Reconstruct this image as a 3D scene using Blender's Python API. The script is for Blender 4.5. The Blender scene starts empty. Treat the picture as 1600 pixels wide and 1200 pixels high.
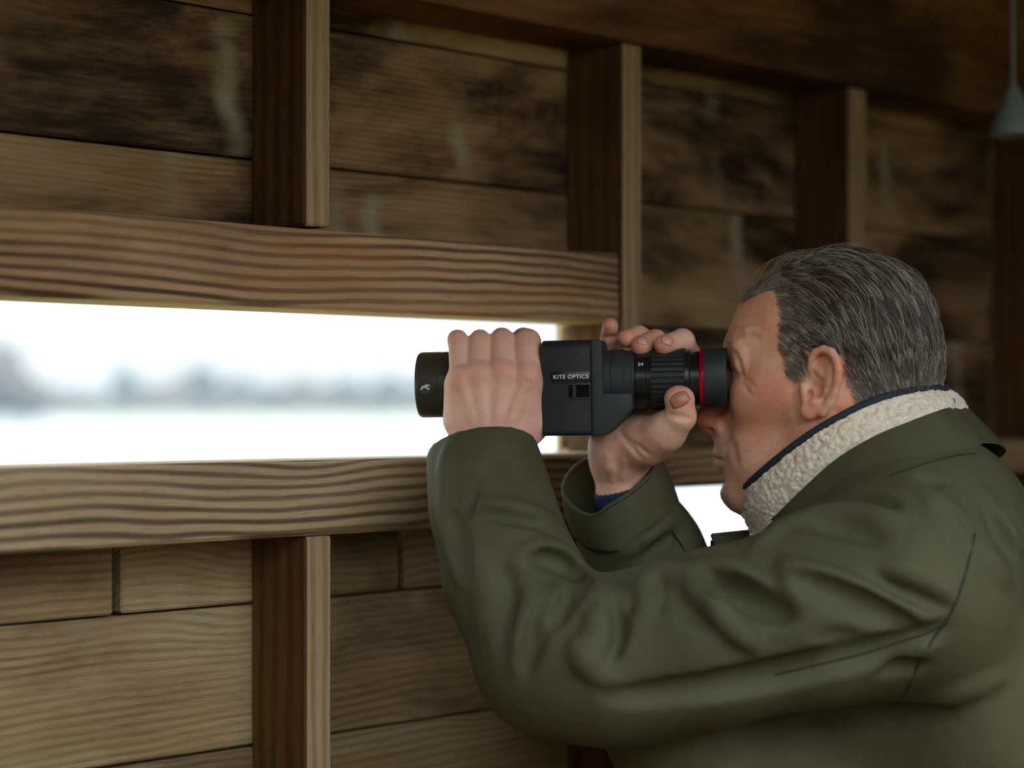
import bpy, bmesh, math, random
import numpy as np
from mathutils import Vector, Matrix

random.seed(7)
rng = np.random.default_rng(7)
scene = bpy.context.scene
COL = scene.collection

# ------------------------------------------------------------------ camera
F = 3100.0            # focal length in pixels of the 1600x1200 frame
HZ = 637.0            # image row of the horizon
H = 1.10              # camera height above the hide floor
YS = 1.74             # distance to the spotting scope
S = YS / F            # metres per pixel at the scope
cam_d = bpy.data.cameras.new('camera')
cam = bpy.data.objects.new('camera', cam_d)
COL.objects.link(cam)
cam.location = (0, 0, H)
cam.rotation_euler = (math.pi / 2, 0, 0)
cam_d.sensor_width = 36.0
cam_d.lens = F / 1600.0 * 36.0
cam_d.shift_y = (HZ - 600.0) / 1600.0
cam_d.clip_start = 0.05
cam_d.clip_end = 3000
cam_d.dof.use_dof = True
cam_d.dof.focus_distance = 1.68
cam_d.dof.aperture_fstop = 2.5
scene.camera = cam
cy = scene.cycles
cy.use_adaptive_sampling = True; cy.adaptive_threshold = 0.025
cy.max_bounces = 4; cy.diffuse_bounces = 2; cy.glossy_bounces = 3; cy.transmission_bounces = 3; cy.volume_bounces = 0
cy.caustics_reflective = False; cy.caustics_refractive = False

# ------------------------------------------------------------------ sky and exposure
world = bpy.data.worlds.new('overcast_sky')
scene.world = world
world.use_nodes = True
bg = world.node_tree.nodes['Background']
# overcast sky: the zenith made far brighter than the horizon to light the interior
wn = world.node_tree
geo = wn.nodes.new('ShaderNodeTexCoord')
sepw = wn.nodes.new('ShaderNodeSeparateXYZ'); wn.links.new(geo.outputs['Generated'], sepw.inputs[0])
mw = wn.nodes.new('ShaderNodeMapRange')
mw.inputs[1].default_value = 0.0; mw.inputs[2].default_value = 1.0; mw.inputs[3].default_value = 0.76; mw.inputs[4].default_value = 4.6
wn.links.new(sepw.outputs[2], mw.inputs[0])
wn.links.new(mw.outputs[0], bg.inputs[1])
bg.inputs[0].default_value = (0.90, 0.96, 1.0, 1)
vs = scene.view_settings
vs.view_transform = 'Standard'
vs.look = 'None'
vs.exposure = 0.38
vs.gamma = 1.0
vs.use_curve_mapping = False

# ------------------------------------------------------------------ helpers
def P(px, py, dz=0.0):
    """world point seen at a pixel, dz scope-pixels behind the scope's distance"""
    Y = YS + dz * S
    return np.array([(px - 800.0) / F * Y, Y, H - (py - HZ) / F * Y])

def props(o, label=None, cat=None, group=None, kind=None):
    if label: o['label'] = label
    if cat: o['category'] = cat
    if group: o['group'] = group
    if kind: o['kind'] = kind
    return o

def empty(name, loc=(0, 0, 0), rot=(0, 0, 0), parent=None):
    o = bpy.data.objects.new(name, None)
    o.empty_display_size = 0.05
    COL.objects.link(o)
    o.location = loc
    o.rotation_euler = rot
    if parent: o.parent = parent
    return o

def link(name, me, material=None, parent=None, smooth=False):
    o = bpy.data.objects.new(name, me)
    COL.objects.link(o)
    if material is not None and not me.materials: me.materials.append(material)
    if parent is not None: o.parent = parent
    if smooth:
        me.polygons.foreach_set('use_smooth', np.ones(len(me.polygons), dtype=bool))
    return o

def mesh_np(name, verts, faces):
    """faces: (n,k) array or list of lists"""
    me = bpy.data.meshes.new(name)
    if isinstance(faces, np.ndarray):
        n, k = faces.shape
        me.vertices.add(len(verts))
        me.vertices.foreach_set('co', np.asarray(verts, dtype=np.float32).ravel())
        me.loops.add(n * k)
        me.loops.foreach_set('vertex_index', faces.astype(np.int32).ravel())
        me.polygons.add(n)
        me.polygons.foreach_set('loop_start', np.arange(0, n * k, k, dtype=np.int32))
        me.update(calc_edges=True)
    else:
        me.from_pydata([tuple(v) for v in verts], [], faces)
        me.update()
    return me

def bm_mesh(name, bm):
    bmesh.ops.recalc_face_normals(bm, faces=bm.faces)
    me = bpy.data.meshes.new(name)
    bm.to_mesh(me)
    bm.free()
    return me

def box_mesh(name, sx, sy, sz, bevel=0.0015, segs=1):
    bm = bmesh.new()
    bmesh.ops.create_cube(bm, size=1.0)
    bmesh.ops.scale(bm, vec=(sx, sy, sz), verts=bm.verts)
    if bevel > 0:
        bmesh.ops.bevel(bm, geom=list(bm.edges), offset=bevel, segments=segs, profile=0.5, affect='EDGES')
    return bm_mesh(name, bm)

def prism_mesh(name, poly, y0, y1, bevel=0.0, segs=2):
    """outline in x,z extruded along y"""
    bm = bmesh.new()
    a = [bm.verts.new((x, y0, z)) for x, z in poly]
    b = [bm.verts.new((x, y1, z)) for x, z in poly]
    n = len(poly)
    bm.faces.new(a); bm.faces.new(b[::-1])
    for i in range(n):
        bm.faces.new((a[i], b[i], b[(i + 1) % n], a[(i + 1) % n]))
    bmesh.ops.recalc_face_normals(bm, faces=bm.faces)
    if bevel > 0:
        bmesh.ops.bevel(bm, geom=list(bm.edges), offset=bevel, segments=segs, profile=0.5, affect='EDGES')
    return bm_mesh(name, bm)

def lathe_mesh(name, prof, n=96, rfun=None):
    """profile of (x, r) turned about the x axis; ends closed where r is 0"""
    vs_, fs = [], []
    for x, r in prof:
        for i in range(n):
            a = 2 * math.pi * i / n
            rr = r if rfun is None else rfun(x, r, a)
            vs_.append((x, -rr * math.cos(a), rr * math.sin(a)))
    m = len(prof)
    for j in range(m - 1):
        for i in range(n):
            k = (i + 1) % n
            fs.append((j * n + i, (j + 1) * n + i, (j + 1) * n + k, j * n + k))
    fs.append(tuple(range(n)))
    fs.append(tuple((m - 1) * n + i for i in range(n))[::-1])
    me = mesh_np(name, vs_, fs)
    bm = bmesh.new(); bm.from_mesh(me)
    bmesh.ops.recalc_face_normals(bm, faces=bm.faces)
    bm.to_mesh(me); bm.free()
    return me

def auto_smooth(o, ang=35):
    me = o.data
    me.polygons.foreach_set('use_smooth', np.ones(len(me.polygons), dtype=bool))
    me.set_sharp_from_angle(angle=math.radians(ang))
    return o

# ------------------------------------------------------------------ materials
class NT:
    def __init__(self, name):
        self.m = bpy.data.materials.new(name)
        self.m.use_nodes = True
        self.nt = self.m.node_tree
        self.b = self.nt.nodes['Principled BSDF']
        self.out = self.nt.nodes['Material Output']
    def _set(self, sock, v):
        if v is None: return
        if hasattr(v, 'links') or isinstance(v, bpy.types.NodeSocket):
            self.nt.links.new(v, sock)
        else:
            try: sock.default_value = v
            except Exception:
                sock.default_value = tuple(v) + (1.0,)
    def node(self, typ, ins=None, out=0, **kw):
        n = self.nt.nodes.new(typ)
        for k, v in kw.items(): setattr(n, k, v)
        for k, v in (ins or {}).items(): self._set(n.inputs[k], v)
        return n.outputs[out]
    def math(self, op, a, b=0.0, c=None, clamp=False):
        n = self.nt.nodes.new('ShaderNodeMath'); n.operation = op; n.use_clamp = clamp
        self._set(n.inputs[0], a); self._set(n.inputs[1], b)
        if c is not None: self._set(n.inputs[2], c)
        return n.outputs[0]
    def vmath(self, op, a, b):
        n = self.nt.nodes.new('ShaderNodeVectorMath'); n.operation = op
        self._set(n.inputs[0], a); self._set(n.inputs[1], b)
        return n.outputs[0]
    def mix(self, f, a, b, mode='MIX'):
        n = self.nt.nodes.new('ShaderNodeMix'); n.data_type = 'RGBA'; n.blend_type = mode
        self._set(n.inputs[0], f)
        for s, v in ((n.inputs[6], a), (n.inputs[7], b)):
            if isinstance(v, tuple) and len(v) == 3: v = v + (1.0,)
            self._set(s, v)
        return n.outputs[2]
    def ramp(self, f, lo, hi, a=0.0, b=1.0):
        n = self.nt.nodes.new('ShaderNodeMapRange'); n.interpolation_type = 'SMOOTHSTEP'
        self._set(n.inputs[0], f)
        for i, v in ((1, lo), (2, hi), (3, a), (4, b)): n.inputs[i].default_value = v
        return n.outputs[0]
    def noise(self, vec, scale, detail=2.0, rough=0.5, w=None, dist=0.0):
        n = self.nt.nodes.new('ShaderNodeTexNoise')
        n.noise_dimensions = '4D' if w is not None else '3D'
        self._set(n.inputs['Vector'], vec)
        n.inputs['Scale'].default_value = scale
        n.inputs['Detail'].default_value = detail
        n.inputs['Roughness'].default_value = rough
        n.inputs['Distortion'].default_value = dist
        if w is not None: self._set(n.inputs['W'], w)
        return n.outputs[0]
    def bump(self, h, strength, dist, normal=None):
        n = self.nt.nodes.new('ShaderNodeBump')
        self._set(n.inputs['Height'], h)
        n.inputs['Strength'].default_value = strength
        n.inputs['Distance'].default_value = dist
        if normal is not None: self._set(n.inputs['Normal'], normal)
        return n.outputs[0]
    def done(self, color=None, rough=None, normal=None, **kw):
        if color is not None: self._set(self.b.inputs['Base Color'], color if not (isinstance(color, tuple) and len(color) == 3) else color + (1.0,))
        if rough is not None: self._set(self.b.inputs['Roughness'], rough)
        if normal is not None: self._set(self.b.inputs['Normal'], normal)
        for k, v in kw.items(): self._set(self.b.inputs[k.replace('_', ' ')], v)
        return self.m

def srgb(r, g, b):
    f = lambda c: ((c / 255 + 0.055) / 1.055) ** 2.4 if c > 10 else c / 255 / 12.92
    return (f(r), f(g), f(b))

def plain(name, color, rough=0.5, metallic=0.0, bump=None, spec=0.5):
    t = NT(name)
    nrm = None
    if bump:
        tc = t.node('ShaderNodeTexCoord', out=3)
        nrm = t.bump(t.noise(tc, bump[0], 3), bump[1], bump[2])
    tc2 = t.node('ShaderNodeTexCoord', out=3)
    v = t.noise(tc2, 35.0, 3)
    col = t.mix(t.ramp(v, 0.3, 0.7), tuple(c * 0.9 for c in color), tuple(min(1, c * 1.1) for c in color))
    t.b.inputs['Specular IOR Level'].default_value = spec
    return t.done(col, rough, nrm, Metallic=metallic)

def wood(name, light, dark, freq=55.0, ring=0.8, stain=0.6, green=0.3, grey=0.4, stain_col=(0.035, 0.018, 0.008), warp=1.0, fine=0.5, knots=1.0, orange=0.0, streak=0.0, stain_lo=0.44):
    """weathered softwood; grain runs along the object's x axis"""
    t = NT(name)
    tc = t.node('ShaderNodeTexCoord', out=3)
    rnd = t.math('MULTIPLY', t.node('ShaderNodeObjectInfo', out=5), 57.0)
    sep = t.nt.nodes.new('ShaderNodeSeparateXYZ'); t.nt.links.new(tc, sep.inputs[0])
    x, y, z = sep.outputs
    def vec(a, b, c):
        n = t.nt.nodes.new('ShaderNodeCombineXYZ')
        for i, (s_, k) in enumerate(((x, a), (y, b), (z, c))):
            t._set(n.inputs[i], t.math('MULTIPLY', s_, k))
        return n.outputs[0]
    n1 = t.noise(vec(2.0, 5.0, 5.0), 1.0, 3, 0.5, w=rnd)
    kv = t.nt.nodes.new('ShaderNodeTexVoronoi'); kv.voronoi_dimensions = '4D'; kv.feature = 'F1'
    t._set(kv.inputs['Vector'], vec(5.0, 5.0, 9.0)); t._set(kv.inputs['W'], rnd); kv.inputs['Scale'].default_value = 1.0
    kd = kv.outputs['Distance']
    kn = t.math('POWER', t.ramp(kd, 0.05, 0.62, 1.0, 0.0), 2.0)
    rc = t.math('ADD', t.math('MULTIPLY', z, freq), t.math('MULTIPLY', y, freq * 0.7))
    rc = t.math('ADD', rc, t.math('MULTIPLY', n1, 7.0 * warp))
    rc = t.math('ADD', rc, t.math('MULTIPLY', kn, 4.5 * knots))
    sn = t.math('SINE', t.math('MULTIPLY', rc, 6.2832))
    rings = t.ramp(sn, -0.6, 1.0)
    rmod = t.ramp(t.noise(vec(1.5, 8.0, 16.0), 1.0, 2, w=t.math('ADD', rnd, 3.3)), 0.3, 0.65)
    fg = t.noise(vec(9.0, 250.0, 330.0), 1.0, 4, 0.6, w=rnd)
    fg2 = t.noise(vec(40.0, 400.0, 700.0), 1.0, 2, 0.6, w=rnd)
    f = t.math('MULTIPLY', rings, t.math('MULTIPLY_ADD', rmod, 0.6, 0.4))
    f = t.math('MULTIPLY', f, ring)
    f = t.math('ADD', f, t.math('MULTIPLY', t.math('SUBTRACT', fg, 0.5), 1.5 * fine), clamp=True)
    col = t.mix(f, light, dark)
    if orange > 0:
        on = t.ramp(t.noise(vec(3.0, 10.0, 22.0), 1.0, 3, w=t.math('ADD', rnd, 9.1)), 0.52, 0.72)
        col = t.mix(t.math('MULTIPLY', on, orange), col, srgb(178, 105, 48))
    gy = t.ramp(t.noise(vec(1.6, 6.0, 9.0), 1.0, 4, 0.6, w=t.math('ADD', rnd, 5.0)), 0.42, 0.68)
    col = t.mix(t.math('MULTIPLY', gy, grey), col, srgb(150, 138, 104))
    gn = t.ramp(t.noise(vec(2.2, 6.0, 10.0), 1.0, 4, 0.6, w=t.math('ADD', rnd, 11.0)), 0.48, 0.72)
    col = t.mix(t.math('MULTIPLY', gn, green), col, srgb(112, 108, 42))
    st = t.noise(vec(2.6, 6.0, 7.0), 1.0, 5, 0.62, w=t.math('ADD', rnd, 21.0), dist=0.6)
    stf = t.ramp(st, stain_lo, stain_lo + 0.16)
    am = t.math('MULTIPLY', t.ramp(st, stain_lo - 0.10, stain_lo + 0.05), min(0.45, stain * 0.5))
    col = t.mix(am, col, srgb(126, 80, 40))
    st2 = t.ramp(t.noise(vec(10.0, 30.0, 60.0), 1.0, 4, 0.7, w=rnd), 0.25, 0.6)
    stf = t.math('MULTIPLY', stf, t.math('MULTIPLY_ADD', st2, 0.5, 0.5))
    col = t.mix(t.math('MULTIPLY', stf, stain), col, stain_col)
    if streak > 0:
        sv = t.nt.nodes.new('ShaderNodeTexVoronoi'); sv.voronoi_dimensions = '1D'; sv.feature = 'F1'
        wob = t.math('MULTIPLY', t.math('SUBTRACT', t.noise(vec(3.0, 3.0, 22.0), 1.0, 3, w=rnd), 0.5), 0.035)
        sxx = t.math('MULTIPLY', t.math('ADD', x, t.math('ADD', t.math('MULTIPLY', z, 0.15), wob)), 3.6)
        t._set(sv.inputs['W'], t.math('ADD', sxx, t.math('MULTIPLY', rnd, 3.7))); sv.inputs['Scale'].default_value = 1.0
        sm = t.math('MULTIPLY', t.ramp(sv.outputs['Distance'], 0.0, 0.07, 1.0, 0.0), t.ramp(t.noise(vec(6.0, 20.0, 14.0), 1.0, 3, w=rnd), 0.40, 0.62))
        col = t.mix(t.math('MULTIPLY', sm, streak), col, srgb(172, 166, 138))
    kc = t.math('MULTIPLY', t.ramp(kd, 0.05, 0.13, 1.0, 0.0), 0.85 * min(1, knots))
    col = t.mix(kc, col, srgb(58, 40, 26))
    col = t.mix(t.math('MULTIPLY', t.ramp(fg2, 0.55, 0.75), 0.35), col, (0.02, 0.013, 0.008))
    hgt = t.math('ADD', t.math('MULTIPLY', rings, -0.5 * ring), t.math('MULTIPLY', fg, 0.8))
    hgt = t.math('ADD', hgt, t.math('MULTIPLY', kc, -0.6))
    nrm = t.bump(hgt, 0.55, 0.0016)
    t.b.inputs['Specular IOR Level'].default_value = 0.25
    return t.done(col, 0.78, nrm)

M = {}
M['rail'] = wood('rail_wood', srgb(204, 170, 130), srgb(66, 44, 32), freq=108, ring=1.0, stain=0.45, green=0.06, grey=0.2, warp=0.8, fine=0.35, knots=0.2, orange=0.6, stain_lo=0.5)
M['sill'] = wood('sill_wood', srgb(196, 174, 138), srgb(78, 64, 52), freq=98, ring=1.0, stain=0.35, green=0.2, grey=0.35, warp=1.0, fine=0.35, knots=0.35, orange=0.2, stain_lo=0.55)
M['board'] = wood('board_wood', srgb(186, 160, 120), srgb(106, 76, 50), freq=190, ring=0.45, stain=0.97, green=0.34, grey=0.38, fine=1.25, knots=0.4, orange=0.25, streak=0.7, stain_lo=0.42, stain_col=(0.022, 0.011, 0.005))
M['board_low'] = wood('lower_board_wood', srgb(180, 160, 122), srgb(112, 92, 66), freq=130, ring=0.6, stain=0.6, green=0.42, grey=0.25, fine=0.95, knots=0.7, streak=0.35, stain_lo=0.48, stain_col=(0.04, 0.026, 0.013))
M['stud'] = wood('stud_wood', srgb(184, 160, 124), srgb(124, 98, 68), freq=80, ring=0.6, stain=0.3, green=0.12, grey=0.3, warp=0.3, fine=0.7, knots=0.2, stain_lo=0.52)
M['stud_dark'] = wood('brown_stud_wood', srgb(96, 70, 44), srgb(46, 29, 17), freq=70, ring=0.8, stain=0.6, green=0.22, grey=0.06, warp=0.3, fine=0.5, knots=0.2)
M['beam'] = wood('beam_wood', srgb(140, 104, 68), srgb(72, 43, 24), freq=70, ring=0.6, stain=0.92, green=0.08, grey=0.2, fine=0.7, knots=0.3, orange=0.5)
M['floor'] = wood('floor_wood', srgb(96, 82, 62), srgb(54, 44, 32), freq=60, ring=0.7, stain=0.4, green=0.1, grey=0.3)

# ------------------------------------------------------------------ the timber hide
WY0 = 1.80                       # distance of the wall's inner face at column 690
P0 = np.array([(690 - 800.0) / F * WY0, WY0])
A = math.radians(45)
DV = np.array([math.cos(A), math.sin(A)])       # along the wall, away to the right
NV = np.array([math.sin(A), -math.cos(A)])      # out of the wall, into the hide

def wt(px, py, depth=0.0):
    """position along the wall and height for a pixel on the plane `depth` behind the inner face"""
    u = (px - 800.0) / F
    q = P0 - depth * NV
    t = (u * q[1] - q[0]) / (DV[0] - u * DV[1])
    Y = q[1] + t * DV[1]
    return t, H - (py - HZ) / F * Y

D = 0.076                        # depth of studs and rails
TH = 0.022                       # board thickness
wall = empty('wall_front', (P0[0], P0[1], 0), (0, 0, A))
props(wall, kind='structure', label='weathered timber wall of the hide with a long viewing slot')

def piece(name, t0, t1, d0, d1, z0, z1, m, vertical=False, bevel=0.002, parent=wall, rz=0.0):
    """a board of the wall: t along, d behind the inner face, z up; grain follows the length"""
    sx, sy, sz = t1 - t0, d1 - d0, z1 - z0
    if vertical:
        me = box_mesh(name, sz, sy, sx, bevel)
    else:
        me = box_mesh(name, sx, sy, sz, bevel)
    o = link(name, me, M[m], parent)
    o.location = ((t0 + t1) / 2, (d0 + d1) / 2, (z0 + z1) / 2)
    o.rotation_euler = (0, -math.pi / 2 if vertical else 0, rz)
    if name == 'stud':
        me.materials.append(M['stud_dark'])  # side faces darker: shade put into the wood colour along with a browner tone
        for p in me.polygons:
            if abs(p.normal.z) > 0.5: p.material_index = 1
    return o

T_S1 = wt(478, 300)[0]; W1 = wt(520, 300)[0] - T_S1
T_S2 = wt(971, 300)[0]; W2 = wt(1003, 300)[0] - T_S2
T_S3 = wt(1325, 300)[0]; W3 = wt(1354, 300)[0] - T_S3
T_S4 = T_S3 + 0.425
T_L = -2.4
T_R = T_S4 + 0.60
T_S0 = T_S1 - 0.46
z_ur1 = wt(0, 318)[1]; z_ur0 = wt(0, 461)[1]          # upper rail top and bottom
z_lr1 = wt(690, 714)[1]; z_lr0 = wt(690, 825)[1]      # lower rail top and bottom
z_pl = wt(1003, 72)[1]                                # underside of the wall plate
ZTOP = z_pl + 0.21
ROWS = [0.0] * 6
for i, py in enumerate((637 - 683, 205, 637 - 170, 637 + 86, 978, 637 + 588)):
    ROWS[i] = wt(0, py, D)[1]
ROWS.append(ROWS[-1] - (ROWS[-2] - ROWS[-1]))
ROWS.append(ROWS[-1] - (ROWS[-3] - ROWS[-2]))
ROWS.append(-0.02)
gap = 0.0022

def board_row(i, t0, t1, m='board', z_hi=None, z_lo=None):
    hi = ROWS[i] - gap / 2 if z_hi is None else z_hi
    lo = ROWS[i + 1] + gap / 2 if z_lo is None else z_lo
    j = random.uniform(-0.0015, 0.0015)
    return piece('board', t0, t1, D + j, D + TH + j, lo, hi, m, rz=random.uniform(-0.002, 0.002))

cells = [(T_L, T_S0), (T_S0, T_S1 + W1 / 2), (T_S1 + W1 / 2, T_S2 + W2 / 2), (T_S2 + W2 / 2, T_S3 + W3 / 2), (T_S3 + W3 / 2, T_S4), (T_S4, T_R)]
g2 = 0.001
for ci, (a, b) in enumerate(cells):
    a, b = a + g2, b - g2
    # top row behind the wall plate
    piece('board', a, b, D, D + TH, ROWS[0] + gap / 2, ZTOP, 'board')
    board_row(0, a, b)
    if ci <= 2:      # the viewing slot is cut between the two rails
        board_row(1, a, b, z_lo=z_ur1 - 0.03)
        hi = z_lr0 + 0.03
        if ci in (1, 2):
            tj = wt(185 if ci == 1 else 628, 900, D)[0]
            board_row(3, a, tj - 0.0045, 'board_low', z_hi=hi)
            board_row(3, tj + 0.0045, b, 'board_low', z_hi=hi)
            piece('batten', tj - 0.02, tj + 0.02, D + TH + 0.002, D + TH + 0.02, ROWS[4] + 0.0145, hi, 'stud_dark', True)
        else:
            board_row(3, a, b, 'board_low', z_hi=hi)
        board_row(4, a, b, 'board_low')
    elif ci == 3:    # closed bay above the rail, open below it
        board_row(1, a, b)
        board_row(2, a, b)
        piece('board', a, b, D, D + TH, wt(1090, 758, D)[1], ROWS[3] - gap / 2, 'board')
        board_row(4, a, b, 'board_low')
    else:
        for r in (1, 2, 3, 4):
            board_row(r, a, b, 'board')
    for r in (5, 6, 7):
        board_row(r, a, b, 'board_low')

for ri, zj in enumerate(ROWS[:8]):
    if ri == 3 or (ri == 2): t_a = T_S2 + W2
    else: t_a = T_L
    piece('joint_strip', t_a, T_R, D + TH + 0.003, D + TH + 0.010, zj - 0.014, zj + 0.014, 'stud_dark')

# rails, studs, plate
piece('upper_rail', T_L, T_S2 - 0.003, -0.001, D - 0.002, z_ur0, z_ur1, 'rail', bevel=0.003)
piece('lower_rail', T_L, T_S2 - 0.001, -0.002, D - 0.002, z_lr0, z_lr1, 'sill', bevel=0.003)
zr1 = wt(1060, 699, 0.02)[1]; zr0 = wt(1090, 761, 0.02)[1]
piece('lower_rail', T_S2 + W2 + 0.001, T_S3 - 0.001, 0.02, D - 0.002, zr0, zr1, 'rail', bevel=0.003)
piece('lower_rail', T_S3 + W3 + 0.001, T_R, 0.02, D - 0.002, zr0, zr1, 'rail', bevel=0.003)
for (ts, w, full, m) in ((T_S0, W1, 0, 'stud'), (T_S1, W1, 0, 'stud'), (T_S2, W2, 1, 'stud'), (T_S3, W3, 1, 'stud'), (T_S4, W3, 1, 'stud_dark')):  # last stud all dark: its shade is in the colour
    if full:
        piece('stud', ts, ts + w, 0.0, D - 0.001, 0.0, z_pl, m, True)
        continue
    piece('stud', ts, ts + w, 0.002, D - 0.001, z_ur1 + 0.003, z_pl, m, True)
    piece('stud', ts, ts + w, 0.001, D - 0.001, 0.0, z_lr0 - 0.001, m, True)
# jamb closing the end of the slot outside the stud
tj = wt(880, 600, D + TH)[0]
piece('slot_jamb', tj, T_S2 + W2 + 0.02, D + 0.001, D + TH + 0.012, z_lr1 - 0.02, z_ur0 + 0.03, 'sill', True)
piece('wall_plate', T_L, T_R, -0.012, D, z_pl, ZTOP, 'beam', bevel=0.003)

def hide_pt(t, n, z):
    q = P0 + t * DV + n * NV
    return (q[0], q[1], z)

# roof, end walls, floor of the hide
DEPTH = 2.35
def slab(name, t0, t1, d0, d1, z0, z1, m, label):
    me = box_mesh(name, t1 - t0, d1 - d0, z1 - z0, 0.004)
    o = link(name, me, M[m])
    q = P0 + (t0 + t1) / 2 * DV - (d0 + d1) / 2 * NV
    o.location = (q[0], q[1], (z0 + z1) / 2)
    o.rotation_euler = (0, 0, A)
    return props(o, kind='structure', label=label)
ROOF_D = 0.95
cp = [(T_L - 0.2, -0.14), (T_R + 0.1, -0.14), (T_R + 0.1, DEPTH), (0.75, DEPTH), (0.05, ROOF_D), (T_L - 0.2, ROOF_D)]  # unseen roof, outline shaped to let top light in and darken the right
bmc = bmesh.new()
lo_ = [bmc.verts.new(hide_pt(t_, n_, ZTOP + 0.002)) for t_, n_ in cp]
hi_ = [bmc.verts.new(hide_pt(t_, n_, ZTOP + 0.03)) for t_, n_ in cp]
bmc.faces.new(lo_); bmc.faces.new(hi_[::-1])
for i in range(len(cp)): bmc.faces.new((lo_[i], hi_[i], hi_[(i + 1) % len(cp)], lo_[(i + 1) % len(cp)]))
props(link('ceiling', bm_mesh('ceiling', bmc), M['beam']), kind='structure', label='dark timber roof lining of the hide')
slab('floor', T_L - 0.2, T_R + 0.1, -DEPTH - 0.4, D + TH, -0.04, 0.0, 'floor', 'plank floor of the hide')
wr = empty('wall_right', (*(P0 + T_R * DV), 0), (0, 0, A))
props(wr, kind='structure', label='dark board end wall of the hide beyond the last stud')
for i in range(9):
    z0 = 0.0 + i * (ZTOP / 9)
    piece('board', 0.0, 0.022, -DEPTH, D + TH, z0 + 0.0002, z0 + ZTOP / 9 - 0.0002, 'board', parent=wr)
wl = empty('wall_left', (*(P0 + T_L * DV), 0), (0, 0, A))
props(wl, kind='structure', label='board end wall of the hide near the camera')
for i in range(9):
    z0 = 0.0 + i * (ZTOP / 9)
    piece('board', -0.022, 0.0, -DEPTH, D + TH, z0 + 0.0002, z0 + ZTOP / 9 - 0.0002, 'board', parent=wl)

wb = empty('wall_back_blocker', (*(P0 + DEPTH * NV), 0), (0, 0, A))  # unseen wall, added to block low light and darken the right end
props(wb, kind='structure', label='unseen board back wall added to block low light, open above its lower boards')
for i in range(9):
    z0 = 0.0 + i * (ZTOP / 9)
    piece('board', 0.75 if z0 > 0.95 else T_L, T_R - 0.001, -0.022, 0.0, z0 + 0.0002, z0 + ZTOP / 9 - 0.0002, 'board', parent=wb)

# ------------------------------------------------------------------ outdoors
def water_mat():
    t = NT('lake_water')
    tc = t.node('ShaderNodeTexCoord', out=3)
    n = t.noise(tc, 0.35, 4, 0.6)
    nrm = t.bump(n, 0.25, 0.3)
    return t.done((0.30, 0.36, 0.38), 0.22, nrm, IOR=1.33)
M['water'] = water_mat()
M['grass'] = plain('shore_grass', srgb(150, 150, 96), 0.9, bump=(0.6, 0.6, 0.3))
M['leaf'] = plain('tree_foliage', srgb(62, 72, 62), 0.9)
M['leaf2'] = plain('bare_tree_foliage', srgb(88, 80, 72), 0.9)
M['bark'] = plain('tree_bark', srgb(80, 68, 56), 0.9)
ZW = -0.55
def sheet(name, x0, x1, y0, y1, z, m, label, kind):
    me = mesh_np(name, [(x0, y0, z), (x1, y0, z), (x1, y1, z), (x0, y1, z)], [(0, 1, 2, 3)])
    return props(link(name, me, M[m]), label=label, kind=kind)
sheet('lake', -420, 420, 8.0, 330, ZW, 'water', 'pale calm lake seen through the viewing slot', 'structure')
gme = mesh_np('ground', [(-900, -300, ZW - 0.12), (900, -300, ZW - 0.12), (900, 7.0, ZW - 0.12), (-900, 7.0, ZW - 0.12), (900, 8.6, ZW - 0.3), (-900, 8.6, ZW - 0.3),
                         (900, 328, ZW - 0.3), (-900, 328, ZW - 0.3), (900, 334, ZW + 0.35), (-900, 334, ZW + 0.35), (900, 1600, ZW + 1.0), (-900, 1600, ZW + 1.0)],
              [(0, 1, 2, 3), (3, 2, 4, 5), (5, 4, 6, 7), (7, 6, 8, 9), (9, 8, 10, 11)])
props(link('ground', gme, M['grass']), label='grassy bank around the lake', kind='structure')

def blob(bm, c, r, seed, sub=2):
    ret = bmesh.ops.create_icosphere(bm, subdivisions=sub, radius=1.0)
    rr = random.Random(seed)
    ph = [rr.uniform(0, 6.28) for _ in range(6)]
    for v in ret['verts']:
        p = v.co
        k = 1 + 0.16 * math.sin(4 * p.x + ph[0]) * math.sin(5 * p.y + ph[1]) + 0.12 * math.sin(9 * p.z + ph[2]) * math.sin(8 * p.x + ph[3]) + rr.uniform(-0.07, 0.07)
        v.co = Vector((c[0] + p.x * r[0] * k, c[1] + p.y * r[1] * k, c[2] + p.z * r[2] * k))

def tree(px, py_top, Y, wpx, label, leaf, seed):
    rr = random.Random(seed)
    x = (px - 800) / F * Y
    zb = ZW + 0.3
    h = H - (py_top - 10 - HZ) / F * Y - zb
    w = wpx * 1.25 / F * Y
    root = empty('shore_tree', (x, Y, zb))
    props(root, label, 'tree', 'trees on the far shore')
    bm = bmesh.new()
    n = 7
    for i in range(n):
        f = i / (n - 1)
        ang = rr.uniform(0, 6.28)
        rad = w * 0.28 * (1 - f * 0.7)
        blob(bm, (rad * math.cos(ang), rad * math.sin(ang), h * (0.22 + 0.58 * f)), (w * (0.36 - 0.14 * f), w * (0.36 - 0.14 * f), h * (0.24 - 0.04 * f)), seed * 31 + i)
    link('crown', bm_mesh('crown', bm), leaf, root, True)
    bm = bmesh.new()
    bmesh.ops.create_cone(bm, segments=8, radius1=w * 0.06, radius2=w * 0.03, depth=h * 0.6, cap_ends=True, matrix=Matrix.Translation((0, 0, h * 0.3 - 0.2)))
    link('trunk', bm_mesh('trunk', bm), M['bark'], root, True)
    return root

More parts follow.
